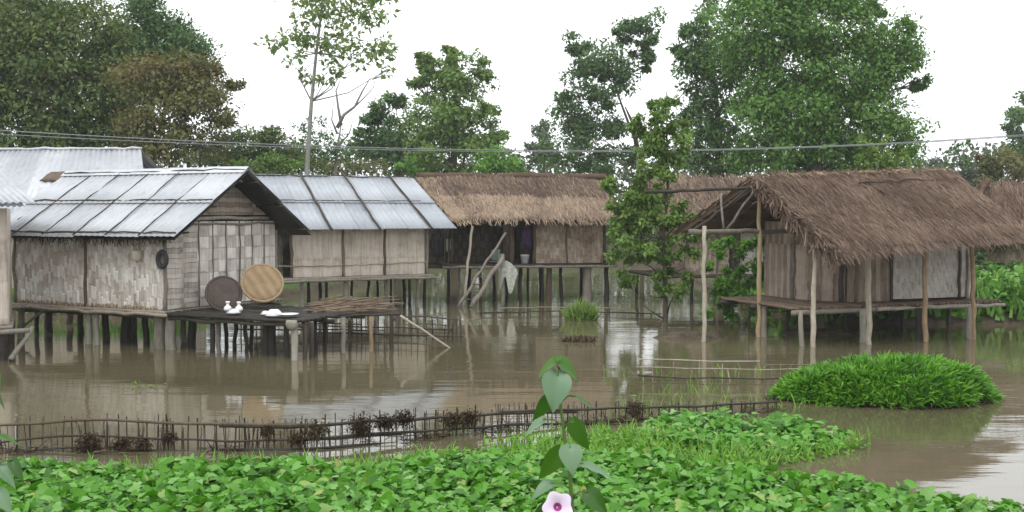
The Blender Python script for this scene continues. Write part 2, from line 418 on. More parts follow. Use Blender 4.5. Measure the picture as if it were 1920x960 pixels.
def thatch_slope(parent, corners, mat, n, thick=.16, ln=(.28, .62), wd=.03, seed=0, ragged=.12, shag=.03, band=None, name='thatch', sag=.05, drop=None):
    """a bundle of straw laid down the slope over a thick core"""
    r = np.random.default_rng(seed); c = [np.array(v, float) for v in corners]
    nrm = np.cross(c[1] - c[0], c[3] - c[0]); nrm /= np.linalg.norm(nrm)
    if nrm[2] < 0: nrm = -nrm
    down = (c[0] + c[1] - c[2] - c[3]); down /= np.linalg.norm(down)
    along = (c[1] - c[0]) / np.linalg.norm(c[1] - c[0])
    Ln = np.linalg.norm(c[1] - c[0])
    def bumpz(a, b):
        return .045 * noise.noise((a * Ln * 1.1 + seed, b * 3.0, seed)) + .02 * noise.noise((a * Ln * 4, b * 9, seed + 5)) - sag * math.sin(math.pi * a) * math.sin(math.pi * min(1, max(0, b)))
    na, nb = 26, 10; V, F = [], []
    for side in (0, 1):
        for i in range(na + 1):
            for j in range(nb + 1):
                a, b = i / na, j / nb
                th = thick * (.45 + .55 * min(1, 3 * (1 - abs(2 * a - 1)) + .25)) * (1 if b > .05 else .5)
                V.append(bilin(c, a, b) + nrm * ((th * .8 if side == 0 else 0) + bumpz(a, b)))
    m = (na + 1) * (nb + 1); id_ = lambda s_, i, j: s_ * m + i * (nb + 1) + j
    for i in range(na):
        for j in range(nb):
            F.append((id_(0, i, j), id_(0, i + 1, j), id_(0, i + 1, j + 1), id_(0, i, j + 1)))
            F.append((id_(1, i, j + 1), id_(1, i + 1, j + 1), id_(1, i + 1, j), id_(1, i, j)))
    for i in range(na):
        for j in (0, nb): F.append((id_(0, i, j), id_(1, i, j), id_(1, i + 1, j), id_(0, i + 1, j)))
    for j in range(nb):
        for i in (0, na): F.append((id_(0, i, j), id_(0, i, j + 1), id_(1, i, j + 1), id_(1, i, j)))
    core = MB().add(V, F, .12)
    a = r.uniform(-.015, 1.015, n); b = r.uniform(-.02, 1.0, n)
    rows = 7; b = np.where(r.random(n) < .45, (np.floor(b * rows) + .12 * r.random(n)) / rows, b)
    eave = r.random(n) < .16; b = np.where(eave, r.uniform(-.01, .10, n), b)
    L = r.uniform(ln[0], ln[1], n) * np.where(eave, .75, 1)
    ac = np.clip(a, 0, 1)
    bz = np.array([bumpz(x, y) for x, y in zip(ac, b)])
    th = thick * (.45 + .55 * np.minimum(1, 3 * (1 - np.abs(2 * ac - 1)) + .25))
    pos = np.array([bilin(c, x, y) for x, y in zip(a, b)]) + nrm * (th * r.uniform(.70, 1.0, n) + bz + shag * r.random(n))[:, None]
    d = down + along * r.normal(0, .22, n)[:, None] + nrm * r.normal(.0, .07, n)[:, None] - np.array([0, 0, 1]) * (np.where(eave, .25, .02))[:, None]
    d = norm(d); pos = pos - d * (L * .5)[:, None] + d * (r.uniform(0, ragged, n) * np.where(eave, 1, 0))[:, None]
    if drop is not None: pos[:, 2] -= np.array([drop(x, y) for x, y in zip(ac, b)])
    nn = norm(nrm + r.normal(0, .35, (n, 3)))
    patch = np.array([noise.noise((x * Ln * .9, y * 2.2, seed * 3.1)) for x, y in zip(ac, b)])
    tint = np.clip(.42 + .28 * patch + r.normal(0, .2, n), 0, 1)
    if band is not None: tint = np.clip(tint + np.array([band(x, y) for x, y in zip(ac, b)]), 0, 1)
    o = cloud_mesh(name, STRAW, pos, nn, d, L, wd * r.uniform(.5, 1.3, n), tint, MAT[mat], parent)
    # join core into the same mesh
    co = core.build('core', MAT[mat])
    bm = __import__('bmesh').new(); bm.from_mesh(o.data); bm.from_mesh(co.data); bm.to_mesh(o.data); bm.free()
    bpy.data.objects.remove(co)
    return o, nrm

def wall_panel(parent, s0, s1, t0, t1, z0, z1, mat, name='wall_panel', th=.025, z1b=None):
    """upright panel between two plan points; local coordinates"""
    p0, p1 = np.array([s0, t0, 0.]), np.array([s1, t1, 0.]); d = p1 - p0; L = np.linalg.norm(d); d /= L
    q = np.array([-d[1], d[0], 0]) * th; z1b = z1 if z1b is None else z1b
    K = max(2, int(L / .4)); V, F = [], []
    for i in range(K + 1):
        f = i / K; p = p0 + d * L * f; bow = .012 * noise.noise((p[0] * 2, p[1] * 2, z0 * 5))
        for sgn in (-1, 1):
            V.append(p + q * sgn + np.array([0, bow, z0 + .015 * noise.noise((f * 7, s0, 1))])); V.append(p + q * sgn + np.array([0, bow, z1 + (z1b - z1) * f]))
    for i in range(K):
        a, b = 4 * i, 4 * i + 4
        F += [(a, b, b + 1, a + 1), (a + 2, a + 3, b + 3, b + 2), (a, a + 2, b + 2, b), (a + 1, b + 1, b + 3, a + 3)]
    F += [(0, 1, 3, 2), (4 * K, 4 * K + 2, 4 * K + 3, 4 * K + 1)]
    return MB().add(V, F).build(name, MAT[mat], parent)

def deck_floor(parent, s0, s1, t0, t1, z, mat='wood_dark', along='s', step=.09, r=.04, name='floor', over=.0):
    """floor of round poles"""
    mb = MB(); k = int(((t1 - t0) if along == 's' else (s1 - s0)) / step)
    for i in range(k + 1):
        f = i / max(1, k); e = random.uniform(-over, over); e2 = random.uniform(-over, over)
        if along == 's':
            t = t0 + (t1 - t0) * f; mb.pole((s0 + e, t, z - r), (s1 + e2, t, z - r), r, 6, .006)
        else:
            s_ = s0 + (s1 - s0) * f; mb.pole((s_, t0 + e, z - r), (s_, t1 + e2, z - r), r, 6, .006)
    return mb.build(name, MAT[mat], parent, True)

# ---- front granary with sheet roof
FA = Frame(W(30, 566, .85), W(310, 581, .85))
L1, D1, Z1 = FA.L, 3.65, .85
h1 = FA.thing('stilt_house', 'nearest house, plaited bamboo walls under a pale sheet roof, beside the pole deck', 'house')
deck_floor(h1, -.15, L1 + .12, -.12, D1 + .1, Z1, 'wood_grey', 's', .12, .05)
pole_part('floor_beam', (-.2, -.14, Z1 - .09), (L1 + .2, -.16, Z1 - .1), .045, 'bamboo_pale', h1)
for t in (.1, D1 * .5, D1 - .1): pole_part('floor_beam', (-.2, t, Z1 - .16), (L1 + .2, t, Z1 - .16), .06, 'wood_dark', h1)
sp = FA.s_of(163, 0)
wall_panel(h1, .0, sp - .03, 0, 0, Z1, 2.46, 'weave_front')
wall_panel(h1, sp + .03, L1 - .02, 0, 0, Z1, 2.46, 'weave_front')
wall_panel(h1, L1, L1, .04, .95, Z1, 2.72, 'weave_plank')
wall_panel(h1, L1, L1, .95, D1 - .04, Z1, 2.72, 'weave_gable')
wall_panel(h1, 0, 0, 0, D1, Z1, 2.6, 'weave_front')
wall_panel(h1, 0, L1, D1, D1, Z1, 2.46, 'weave_front')
mb = MB()          # triangle of boards above the tie beam
zt, zr = 2.86, 3.74
V = [(L1 - .02, .32, zt), (L1 - .02, D1 - .32, zt), (L1 - .02, D1 / 2, zr), (L1 + .02, .32, zt), (L1 + .02, D1 - .32, zt), (L1 + .02, D1 / 2, zr)]
mb.add(V, [(2, 1, 0), (3, 4, 5), (0, 1, 4, 3), (1, 2, 5, 4), (2, 0, 3, 5)]).build('gable_boards', MAT['plank_gable'], h1)
pole_part('tie_beam', (L1 + .04, .3, 2.79), (L1 + .04, D1 - .3, 2.79), .045, 'bamboo_pale', h1)
pole_part('tie_beam', (L1 + .05, .1, 2.66), (L1 + .05, D1 - .1, 2.66), .025, 'wood_grey', h1)
for t in (.98, 1.42, 1.86, 2.3, 2.74, 3.18): pole_part('wall_batten', (L1 + .04, t, Z1), (L1 + .04, t + .02, 2.72), .017, 'wood_grey', h1, 6)
for s_, t, m_ in ((sp, -.03, 'wood_brown'), (.02, -.04, 'wood_grey'), (L1 + .01, -.02, 'wood_grey'), (L1 + .03, D1, 'log_pale')):
    pole_part('wall_post', (s_, t, Z1 - .1), (s_, t, 2.5), .04, m_, h1)
zE, zR = 2.42, 3.87
cF = [(-.4, -.46, zE), (L1 + .72, -.46, zE), (L1 + .72, D1 / 2, zR), (-.35, D1 / 2, zR)]
cB = [(L1 + .72, D1 + .46, zE + .02), (-.4, D1 + .46, zE + .02), (-.35, D1 / 2, zR), (L1 + .72, D1 / 2, zR)]
metal_roof(h1, cF, 6, 2, 'metal', poles=[(i / 6., -.01, 1.0, .014, 'seam_shade_batten') for i in range(1, 6)])  # thin dark poles stand in for shadow in the gaps between sheets
metal_roof(h1, cB, 6, 2, 'metal')
c = [np.array(v, float) for v in cF]
for b, r in ((.03, .022), (.51, .02), (.975, .024)):
    n_ = np.array([0, -.62, .78]) * .05
    pole_part('seam_shade_batten', bilin(c, -.0, b) + n_, bilin(c, 1.0, b) + n_, r, 'wood_dark', h1, 6, .012)
mb = MB()
for sd in (-1, 1):
    for i in range(5):
        s0, s1 = -.4 + i * (L1 + 1.1) / 5, -.4 + (i + 1) * (L1 + 1.1) / 5 + .05
        y0, y1 = D1 / 2, D1 / 2 + sd * .17
        V = [(s0, y0, zR + .075 + .004 * i), (s1, y0, zR + .075), (s1, y1, zR - .06), (s0, y1, zR - .055)]
        mb.add(V, [(0, 1, 2, 3)], random.random())
mb.build('ridge_cap', MAT['metal_edge'], h1).modifiers.new('sheet', 'SOLIDIFY').thickness = .006
for s_ in (L1 + .66, L1 + .1, L1 * .5, .05):
    for sd, y in ((-1, -.4), (1, D1 + .4)):
        pole_part('rafter', (s_, y, zE - .01), (s_, D1 / 2, zR - .06), .035, 'wood_wet', h1, 6)
for f in (.12, .5, .88):
    for y in (-.4 + f * (D1 / 2 + .4), D1 + .4 - f * (D1 / 2 + .4)):
        z = zE + f * (zR - zE) - .09
        pole_part('purlin', (-.3, y, z), (L1 + .8, y, z), .03, 'wood_dark', h1, 6)
# dark underlay standing in for shade at the seams and underside of the sheets
for c_ in (cF, cB):
    q = [np.array(v, float) - np.array([0, 0, .055]) for v in c_]
    MB().add(q, [(0, 1, 2, 3)], .1).build('roof_shade_lining', MAT['wood_wet'], h1).modifiers.new('mat', 'SOLIDIFY').thickness = .02
# straw fringe under the eave
n = 260; a = rng.random(n)
pos = np.stack([-.3 + a * (L1 + .8), rng.uniform(-.4, -.2, n), np.full(n, zE - .02)], 1)
pos[:, 2] -= rng.uniform(0, .05, n)
cloud_mesh('straw_fringe', STRAW, pos, np.tile([0, -1., 0], (n, 1)), np.array([0, -.15, -1.]) + rng.normal(0, .35, (n, 3)), rng.uniform(.06, .2, n), rng.uniform(.012, .03, n), rng.random(n), MAT['dead_weed'], h1)
for px, t, r, m_ in ((40, 0, .09, 'wood_grey'), (68, .9, .06, 'wood_wet'), (90, 1.3, .10, 'wood_wet'), (150, 1.5, .085, 'wood_wet'), (165, 0, .085, 'log_pale'),
                     (181, -.02, .07, 'log_pale'), (198, .6, .085, 'wood_dark'), (236, .9, .14, 'wood_wet'), (273, .8, .075, 'wood_wet'), (300, .15, .13, 'log_pale'),
                     (322, .1, .12, 'log_pale'), (345, 1.2, .07, 'wood_grey'), (361, .7, .10, 'wood_wet'), (130, 2.8, .09, 'wood_dark'), (252, 3.3, .08, 'wood_dark')):
    s_ = FA.s_of(px, t, .4)
    pole_part('stilt', (s_ + random.uniform(-.03, .03), t, -.7), (s_, t, Z1 - .1), r * 1.05, m_, h1, 10, .015)
pole_part('brace', (.1, .05, .25), (.9, .05, .72), .035, 'wood_grey', h1)

n = 420; a = rng.random(n)
pos = np.stack([.05 + a * (L1 - .1), np.full(n, -.045), Z1 + rng.uniform(-.02, .08, n)], 1)
cloud_mesh('frayed_edge', STRAW, pos, np.tile([0, -1., .1], (n, 1)) + rng.normal(0, .2, (n, 3)), np.array([0, -.12, -1.]) + rng.normal(0, .16, (n, 3)), rng.uniform(.04, .16, n), rng.uniform(.012, .04, n), rng.random(n), MAT['thatch_ridge'], h1)
def on_h1(s_, t, z): return FA.world(s_, t, z)
# hanging things on the front wall
s_ = FA.s_of(258, -.1, 2.1); o_ = thing('hanging_basket', 'small pale basket hung on the front wall of the nearest house', 'basket', on_h1(s_, -.13, 2.0), FA.rz)
MB().lathe([(.0, -.12), (.07, -.12), (.10, -.08), (.115, .06), (.12, .10), (.10, .10), (.095, .04), (.06, -.09), (0, -.09)], 16).build('body', MAT['pot_pale'], o_, True)
MB().tube([(.1, 0, .1), (.05, .02, .22), (0, .09, .30), (-.05, .02, .22), (-.1, 0, .1)], .007, 5).build('handle', MAT['bamboo_tan'], o_)
s_ = FA.s_of(305, -.1, 2.1)
mb = MB()
for i in range(24):
    pass
R_, r_ = .145, .055; V, F = [], []
for i in range(28):
    th = 2 * math.pi * i / 28
    for j in range(10):
        ph = 2 * math.pi * j / 10; q = R_ + r_ * math.cos(ph)
        V.append((q * math.cos(th) * .85, r_ * .9 * math.sin(ph), q * math.sin(th) * 1.05))
        F.append((i * 10 + j, i * 10 + (j + 1) % 10, ((i + 1) % 28) * 10 + (j + 1) % 10, ((i + 1) % 28) * 10 + j))
o_ = MB().add(V, F).build('old_tyre', MAT['rubber'], None, True); o_.location = on_h1(s_, -.12, 1.93); o_.rotation_euler = (0, 0, FA.rz)
tag(o_, 'small black tyre hung at the corner of the nearest house', 'tyre')

# ---- deck at its gable end
dk = FA.thing('pole_deck', 'dark pole deck on many stilts in front of the gable of the nearest house', 'deck')
s1 = FA.s_of(560, -.1, .8)
deck_floor(dk, L1 + .2, s1, -.12, 2.3, Z1 - .03, 'wood_wet', 's', .085, .045, over=.12)
for t in (-.05, 1.0, 2.1): pole_part('joist', (L1 + .15, t, Z1 - .17), (s1 + .05, t, Z1 - .17), .05, 'wood_dark', dk)
for px, t, r, m_ in ((398, .05, .06, 'wood_wet'), (411, .1, .055, 'wood_grey'), (440, .7, .05, 'wood_wet'), (462, .5, .05, 'wood_dark'), (470, 1.1, .05, 'wood_wet'),
                     (500, .3, .08, 'wood_wet'), (512, .3, .09, 'wood_wet'), (538, .2, .06, 'wood_wet'), (553, -.1, .075, 'log_pale'), (571, 0.1, .055, 'wood_dark'), (586, .3, .055, 'wood_wet'), (425, 1.8, .05, 'wood_dark')):
    s_ = FA.s_of(px, t, .4); pole_part('stilt', (s_, t, -.7), (s_ + random.uniform(-.03, .03), t, Z1 - .13), r, m_, dk, 8, .015)
s_ = FA.s_of(550, -.12, .7)
MB().lathe([(0, .0), (.11, .0), (.13, -.05), (.12, -.13), (.08, -.18), (0, -.2)], 14, .5, None, (s_, -.16, Z1 - .05)).build('post_cap', MAT['log_pale'], dk, True)

# things on the deck
def tray(name, label, px, py, Y, rad, mat, tilt, roll, thick=.10, rim='bamboo_tan', yaw=0.0, group=None):
    c_ = P(px, py, Y); o_ = thing(name, label, 'tray', c_, 0, group)
    o_.rotation_euler = (tilt, roll, yaw)
    MB().lathe([(0, .0), (rad * .5, .012), (rad * .86, .02), (rad, -.02), (rad, -.05), (rad * .9, -.05), (rad * .5, -.03), (0, -.03)], 40).build('woven_face', MAT[mat], o_, True)
    MB().tube([(rad * math.cos(i * math.pi / 20), rad * math.sin(i * math.pi / 20), -.02) for i in range(41)], .032, 8, .5, False).build('rim', MAT[rim], o_, True)
    return o_
tray('woven_tray', 'round dark brown woven tray leaning on the gable wall behind the two white jugs', 420, 550, 23.0, .37, 'tray_dark', math.radians(72), 0, rim='tray_dark', yaw=math.radians(25))
tray('woven_tray', 'round golden bamboo tray leaning at the right corner of the gable wall', 492, 530, 23.3, .44, 'basket', math.radians(62), math.radians(14), yaw=math.radians(12))

def on_deck(px, t): return FA.world(FA.s_of(px, t, Z1), t, Z1 + .0)
def jug(label, px, t, k=.56):
    o_ = thing('water_jug', label, 'jug', on_deck(px, t), random.random() * 6, 'white jugs on the deck')
    MB().lathe([(0, 0), (.09 * k, 0), (.14 * k, .05 * k), (.15 * k, .10 * k), (.12 * k, .17 * k), (.06 * k, .22 * k), (.045 * k, .27 * k)], 18).build('body', MAT['enamel'], o_, True)
    MB().lathe([(.045 * k, .268 * k), (.05 * k, .29 * k), (.078 * k, .32 * k), (.085 * k, .36 * k), (.06 * k, .37 * k), (.04 * k, .35 * k), (0, .345 * k)], 18).build('neck', MAT['enamel'], o_, True)
jug('white narrow-necked jug on the deck, the left of a pair', 427, .35)
jug('white narrow-necked jug on the deck, the right of a pair', 448, .40)
def bowl(name, label, px, t, r, h, flip=True, mat='steel', cat='bowl'):
    o_ = thing(name, label, cat, on_deck(px, t), random.random() * 6, 'washed dishes drying on the deck')
    pr = [(0, 0), (r * .5, .0), (r * .85, h * .5), (r, h), (r * .95, h), (r * .78, h * .5), (r * .45, .015), (0, .015)]
    if flip: pr = [(q, h - z) for q, z in pr]
    MB().lathe(pr, 22).build('shell', MAT[mat], o_, True)
    MB().lathe([(r * 1.0, h - .006), (r * 1.05, h), (r * 1.0, h + .008)] if not flip else [(r, .004), (r * 1.06, .008), (r, .016)], 22).build('lip', MAT['enamel'], o_, True)
bowl('metal_bowl', 'shiny upturned bowl on the deck in front of the two white jugs', 438, .1, .14, .09)
bowl('metal_bowl', 'small shiny bowl on the deck below the golden tray', 497, .15, .09, .07)
bowl('metal_bowl', 'large white upturned bowl on the deck beside the flat white plate', 514, .05, .17, .12, True, 'enamel')
bowl('dinner_plate', 'flat white plate at the right end of the deck', 541, .15, .2, .035, False, 'enamel', 'plate')

# ---- stick platform
pf = [W(560, 594, .78), W(748, 588, .78), W(722, 566, .78), W(575, 568, .78)]
F2 = Frame(pf[0], pf[1])
pl = F2.thing('drying_rack', 'low rack of crooked poles on thin stilts right of the deck', 'rack')
def q2(a, b, z): l = bilin([F2.local(v) for v in pf], a, b); return np.array([l[0], l[1], z])
mb = MB()
for i in range(18): mb.pole(q2(0, i / 17, .76), q2(1.02, i / 17, .76), .028, 6, .02)
mb.build('slats', MAT['wood_dark'], pl, True)
for a in (.05, .5, .95): pole_part('joist', q2(a, -.05, .68), q2(a, 1.05, .68), .04, 'wood_dark', pl)
for px, b, r, m_ in ((607, .3, .045, 'wood_wet'), (642, -.0, .055, 'log_pale'), (694, 0, .045, 'bamboo_tan'), (735, .05, .055, 'wood_dark'), (590, .1, .05, 'wood_wet'), (724, .9, .04, 'wood_grey'), (660, .8, .04, 'wood_dark')):
    a = (px - 560) / 188.; pole_part('stilt', q2(a, b, -.7), q2(a, b, .74), r, m_, pl)
mb = MB()
for i in range(120):
    a, b = random.uniform(.0, .75), random.uniform(.0, .95); l = random.uniform(.2, .5); th = random.gauss(0, .16)
    z = .81 + random.uniform(0, .11) * (1 - abs(a - .4))
    p = q2(a, b, z); d = np.array([math.cos(th) * l, math.sin(th) * l, random.uniform(-.04, .05)])
    mb.pole(p, p + d * 2, random.uniform(.008, .02), 5, .012)
o_ = mb.build('firewood_pile', MAT['stick'], None, True); o_.location = (F2.A[0], F2.A[1], 0); o_.rotation_euler = (0, 0, F2.rz)
tag(o_, 'loose heap of brown sticks drying on the low rack', 'firewood', kind='thing')
mb = MB().pole(W(751, 592, .74), W(852, 658, -.08), .026, 8, .012, .8)
tag(mb.build('bamboo_pole', MAT['bamboo_pale'], None, True), 'long pale bamboo pole slanting from the rack into the water', 'pole')

# ---- lattice fence under the deck
def fence(name, label, line, nst, top, bot, rails, mats, rad=.014, rrad=.02, jit=.05, group=None, cat='fence', fine=0):
    """line: list of ground points; rails: heights"""
    pts = [np.array(p[:2], float) for p in line]; seg = [np.linalg.norm(pts[i + 1] - pts[i]) for i in range(len(pts) - 1)]
    cum = np.concatenate([[0], np.cumsum(seg)])
    def at(f):
        d = f * cum[-1]; i = min(len(seg) - 1, int(np.searchsorted(cum, d, 'right')) - 1)
        p = pts[i] + (pts[i + 1] - pts[i]) * ((d - cum[i]) / seg[i]); return p
    o_ = thing(name, label, cat, (pts[0][0], pts[0][1], 0), 0, group); base = np.array([pts[0][0], pts[0][1], 0])
    for i in range(nst):
        f = min(1, max(0, (i + .5 + random.uniform(-.3, .3)) / nst)); p = at(f)
        tp = (top(f) if callable(top) else top) + random.uniform(-jit, jit * 1.6)
        mb = MB().pole(np.array([p[0], p[1], bot]) - base, np.array([p[0] + random.gauss(0, .03), p[1], tp]) - base, rad * random.uniform(.7, 1.5), 5, .006)
        mb.build('stake', MAT[random.choice(mats)], o_)
    if fine:
        mb = MB()
        for i in range(fine):
            f = random.random() ** .8; p = at(f); tp = (top(f) if callable(top) else top) + random.uniform(-.16, .06)
            mb.pole(np.array([p[0] + random.gauss(0, .02), p[1] + random.gauss(0, .03), bot]) - base, np.array([p[0] + random.gauss(0, .04), p[1], tp]) - base, random.uniform(.004, .008), 4, .006)
        tag(mb.build('thin_stakes', MAT['wood_dark'], o_), kind='stuff')
    for rz in rails:
        f0, f1, hh, rr, m_ = rz; k = max(4, int((f1 - f0) * cum[-1] / .4)); q = []
        for i in range(k + 1):
            f = f0 + (f1 - f0) * i / k; p = at(f); z = hh(f) if callable(hh) else hh
            q.append(np.array([p[0], p[1] - .02, z + .03 * noise.noise((f * 23, rr * 100, hh(0) if callable(hh) else hh))]) - base)
        MB().tube(q, [rr * random.uniform(.8, 1.2) for _ in q], 6, random.random()).build('rail', MAT[m_], o_, True)
    return o_
fence('lattice_fence', 'low dark lattice of thin stakes standing in the water under the deck', [W(438, 632), W(640, 632), W(870, 640)], 46, .42, -.5,
      [(0, .55, .32, .016, 'wood_dark'), (0, .6, .18, .018, 'wood_wet'), (.35, 1, .10, .022, 'wood_wet'), (.4, .95, .26, .016, 'wood_dark')], ['wood_wet', 'wood_dark', 'wood_grey'], .012)

# ---- second sheet-roofed house
FB = Frame(W(530, 521, 1.05), W(800, 513, 1.05)); L2, D2, Z2 = FB.L, 3.2, 1.05
h2 = FB.thing('stilt_house', 'stilt house with bluish sheet roof crossed by dark poles, behind the pole deck', 'house')
deck_floor(h2, -.3, L2 + .15, -.25, D2, Z2, 'wood_grey', 's', .12, .05)
pole_part('floor_beam', (-.3, -.27, Z2 - .1), (L2 + .2, -.27, Z2 - .1), .05, 'wood_grey', h2)
e1, e2, e3 = FB.s_of(546, 0), FB.s_of(643, 0), FB.s_of(721, 0)
for a, b in ((e1, e2), (e2, e3), (e3, L2 - .05)): wall_panel(h2, a + .03, b - .03, 0, 0, Z2, 2.5, 'weave_buff')
wall_panel(h2, L2, L2, 0, D2, Z2, 2.5, 'weave_buff'); wall_panel(h2, 0, L2, D2, D2, Z2, 2.5, 'weave_brown'); wall_panel(h2, .02, .02, .1, D2, Z2, 2.5, 'weave_dark')
for s_, m_ in ((e1, 'wood_brown'), (e2, 'wood_brown'), (e3, 'wood_brown'), (L2, 'wood_grey')): pole_part('wall_post', (s_, -.04, Z2 - .1), (s_, -.04, 2.55), .045, m_, h2)
pole_part('wall_rail', (e1, -.05, Z2 + .32), (L2, -.05, Z2 + .36), .018, 'bamboo_pale', h2, 6)
pole_part('wall_rail', (-.3, -.25, Z2 + .35), (e1, -.2, Z2 + .33), .025, 'wood_grey', h2, 6)
zE2, zR2 = 2.44, 4.05
cF = [(-1.0, -.5, zE2), (L2 + .75, -.5, zE2), (L2 + .18, D2 / 2, zR2), (-1.0, D2 / 2, zR2)]
cB = [(L2 + .4, D2 + .5, zE2), (-1.0, D2 + .5, zE2), (-1.0, D2 / 2, zR2), (L2 + .18, D2 / 2, zR2)]
metal_roof(h2, cF, 8, 2, 'metal_blue', poles=[(.36, -.04, 1.02, .038, 'roof_pole'), (.60, -.04, 1.02, .034, 'roof_pole'), (.865, -.04, 1.02, .036, 'roof_pole')], ragged=.02)
metal_roof(h2, cB, 6, 2, 'metal_blue')
c = [np.array(v, float) for v in cF]; n_ = np.array([0, -.6, .8]) * .055
pole_part('roof_pole', bilin(c, 0, .97) + n_, bilin(c, 1, .97) + n_, .022, 'wood_dark', h2, 6)
pole_part('roof_pole', bilin(c, .0, .5) + n_, bilin(c, .93, .5) + n_, .014, 'wood_dark', h2, 6)
for f in (.15, .55): pole_part('purlin', (-.8, -.4 + f * 2, zE2 + f * 1.5 - .09), (L2 + .6, -.4 + f * 2, zE2 + f * 1.5 - .09), .03, 'wood_dark', h2, 6)
MB().add([(L2, .25, 2.5), (L2, D2 - .25, 2.5), (L2, D2 / 2, 3.9), (L2 + .04, .25, 2.5), (L2 + .04, D2 - .25, 2.5), (L2 + .04, D2 / 2, 3.9)],
         [(2, 1, 0), (3, 4, 5), (0, 1, 4, 3), (1, 2, 5, 4), (2, 0, 3, 5)]).build('gable_boards', MAT['weave_brown'], h2)
for px, t, r, m_ in ((566, .1, .06, 'log_pale'), (578, .9, .06, 'wood_wet'), (612, .4, .05, 'wood_dark'), (648, .0, .08, 'wood_grey'), (690, 1.4, .05, 'wood_dark'), (724, 0, .07, 'wood_grey'),
                     (660, 2.2, .05, 'wood_wet'), (708, 2.6, .05, 'wood_wet'), (733, .5, .05, 'wood_dark'), (783, .1, .07, 'wood_grey'), (768, 1.8, .06, 'wood_dark'), (600, 2.4, .06, 'wood_wet')):
    s_ = FB.s_of(px, t, .4); pole_part('stilt', (s_, t, -.7), (s_, t, Z2 - .08), r, m_, h2)

# ---- thatched house in the middle
FC = Frame((-1.98, 34.4), (3.15, 35.3)); L3, D3, Z3 = FC.L, 3.4, 1.27
h3 = FC.thing('thatched_house', 'thatched stilt house with a dark open porch, left of the flooded tree', 'house')
deck_floor(h3, -.25, L3 + .2, -.3, D3, Z3, 'wood_dark', 's', .12, .055)
pole_part('floor_beam', (-.3, -.33, Z3 - .1), (L3 + .25, -.33, Z3 - .1), .05, 'wood_grey', h3)
d0, d1 = FC.s_of(973, 0, 2), FC.s_of(1002, 0, 2); dp = FC.s_of(958, 0, 2)
wall_panel(h3, d1, L3 - .15, 0, 0, Z3, 2.75, 'weave_brown')
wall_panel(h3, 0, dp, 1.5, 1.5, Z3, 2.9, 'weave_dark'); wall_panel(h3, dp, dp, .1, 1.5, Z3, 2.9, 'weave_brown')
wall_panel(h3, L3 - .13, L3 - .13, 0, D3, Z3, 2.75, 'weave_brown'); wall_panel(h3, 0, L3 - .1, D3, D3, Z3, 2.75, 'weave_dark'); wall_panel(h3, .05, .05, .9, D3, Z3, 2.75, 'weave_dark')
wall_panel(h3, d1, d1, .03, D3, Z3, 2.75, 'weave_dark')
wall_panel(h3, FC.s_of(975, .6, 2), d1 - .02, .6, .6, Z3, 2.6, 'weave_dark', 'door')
for s_, t, r, m_ in ((.05, -.1, .05, 'wood_dark'), (dp, -.12, .10, 'wood_brown'), (d1, -.05, .06, 'wood_brown'), (L3 - .1, -.05, .06, 'wood_dark'), (FC.s_of(1062, 0, 2), -.05, .03, 'wood_brown')):
    pole_part('wall_post', (s_, t, Z3 - .1), (s_, t, 2.9), r, m_, h3)
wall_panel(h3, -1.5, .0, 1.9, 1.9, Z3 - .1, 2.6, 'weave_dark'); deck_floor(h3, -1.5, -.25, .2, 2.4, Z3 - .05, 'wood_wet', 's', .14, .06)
for s_ in (-1.45, -.8): pole_part('stilt', (s_, .6, -.7), (s_, .6, Z3), .06, 'wood_wet', h3)
zE3, zR3 = 2.66, 4.02
band3 = lambda a, b: (.30 if b < .50 + .06 * noise.noise((a * 9, 0, 2)) else -.12) + (.30 if a < .08 else 0)
thatch_slope(h3, [(.0, -.62, zE3), (L3 + .05, -.62, zE3 - .02), (L3 + .35, D3 / 2, zR3 - .06), (-.95, D3 / 2, zR3)], 'thatch_tan', 20000, .20, (.2, .5), .022, 3, band=band3)
thatch_slope(h3, [(L3 + .1, D3 + .6, zE3), (.0, D3 + .6, zE3), (-.95, D3 / 2, zR3), (L3 + .35, D3 / 2, zR3 - .06)], 'thatch_tan', 2500, .20, (.3, .6), .045, 4)
mb = MB().tube([(-1.0 + i * (L3 + 1.4) / 12, D3 / 2 + random.uniform(-.03, .03), zR3 + .14 + random.uniform(-.02, .02)) for i in range(13)], [.11 + random.uniform(-.02, .02) for i in range(13)], 8, .1)
mb.build('ridge_roll', MAT['thatch_brown'], h3, True)
for s_ in (-.3, 1.2, 2.6, 4., 5.1): pole_part('rafter', (s_, -.5, zE3 - .03), (s_, D3 / 2, zR3 - .05), .035, 'wood_dark', h3, 6)
pole_part('eave_pole', (-.1, -.5, zE3 - .05), (L3 + .1, -.5, zE3 - .06), .035, 'wood_dark', h3, 6)
for px, t, r, m_ in ((862, 0, .05, 'wood_grey'), (900, .4, .06, 'wood_dark'), (925, 1.4, .06, 'wood_dark'), (976, .2, .08, 'wood_wet'), (990, 1.2, .05, 'wood_dark'), (1012, 2.4, .06, 'wood_wet'), (1018, .3, .05, 'wood_wet'), (1030, 0, .11, 'wood_brown'),
                     (1051, .1, .07, 'wood_wet'), (1101, 0, .17, 'wood_grey'), (1137, .2, .09, 'wood_wet'), (842, 1.4, .06, 'wood_wet'), (880, 2.4, .07, 'wood_wet'), (950, 2.6, .07, 'wood_wet'), (1090, 2.8, .07, 'wood_wet')):
    s_ = FC.s_of(px, t, .4); pole_part('stilt', (s_ + random.uniform(-.06, .06), t, -.7), (s_, t, Z3 - .08), r, m_, h3)

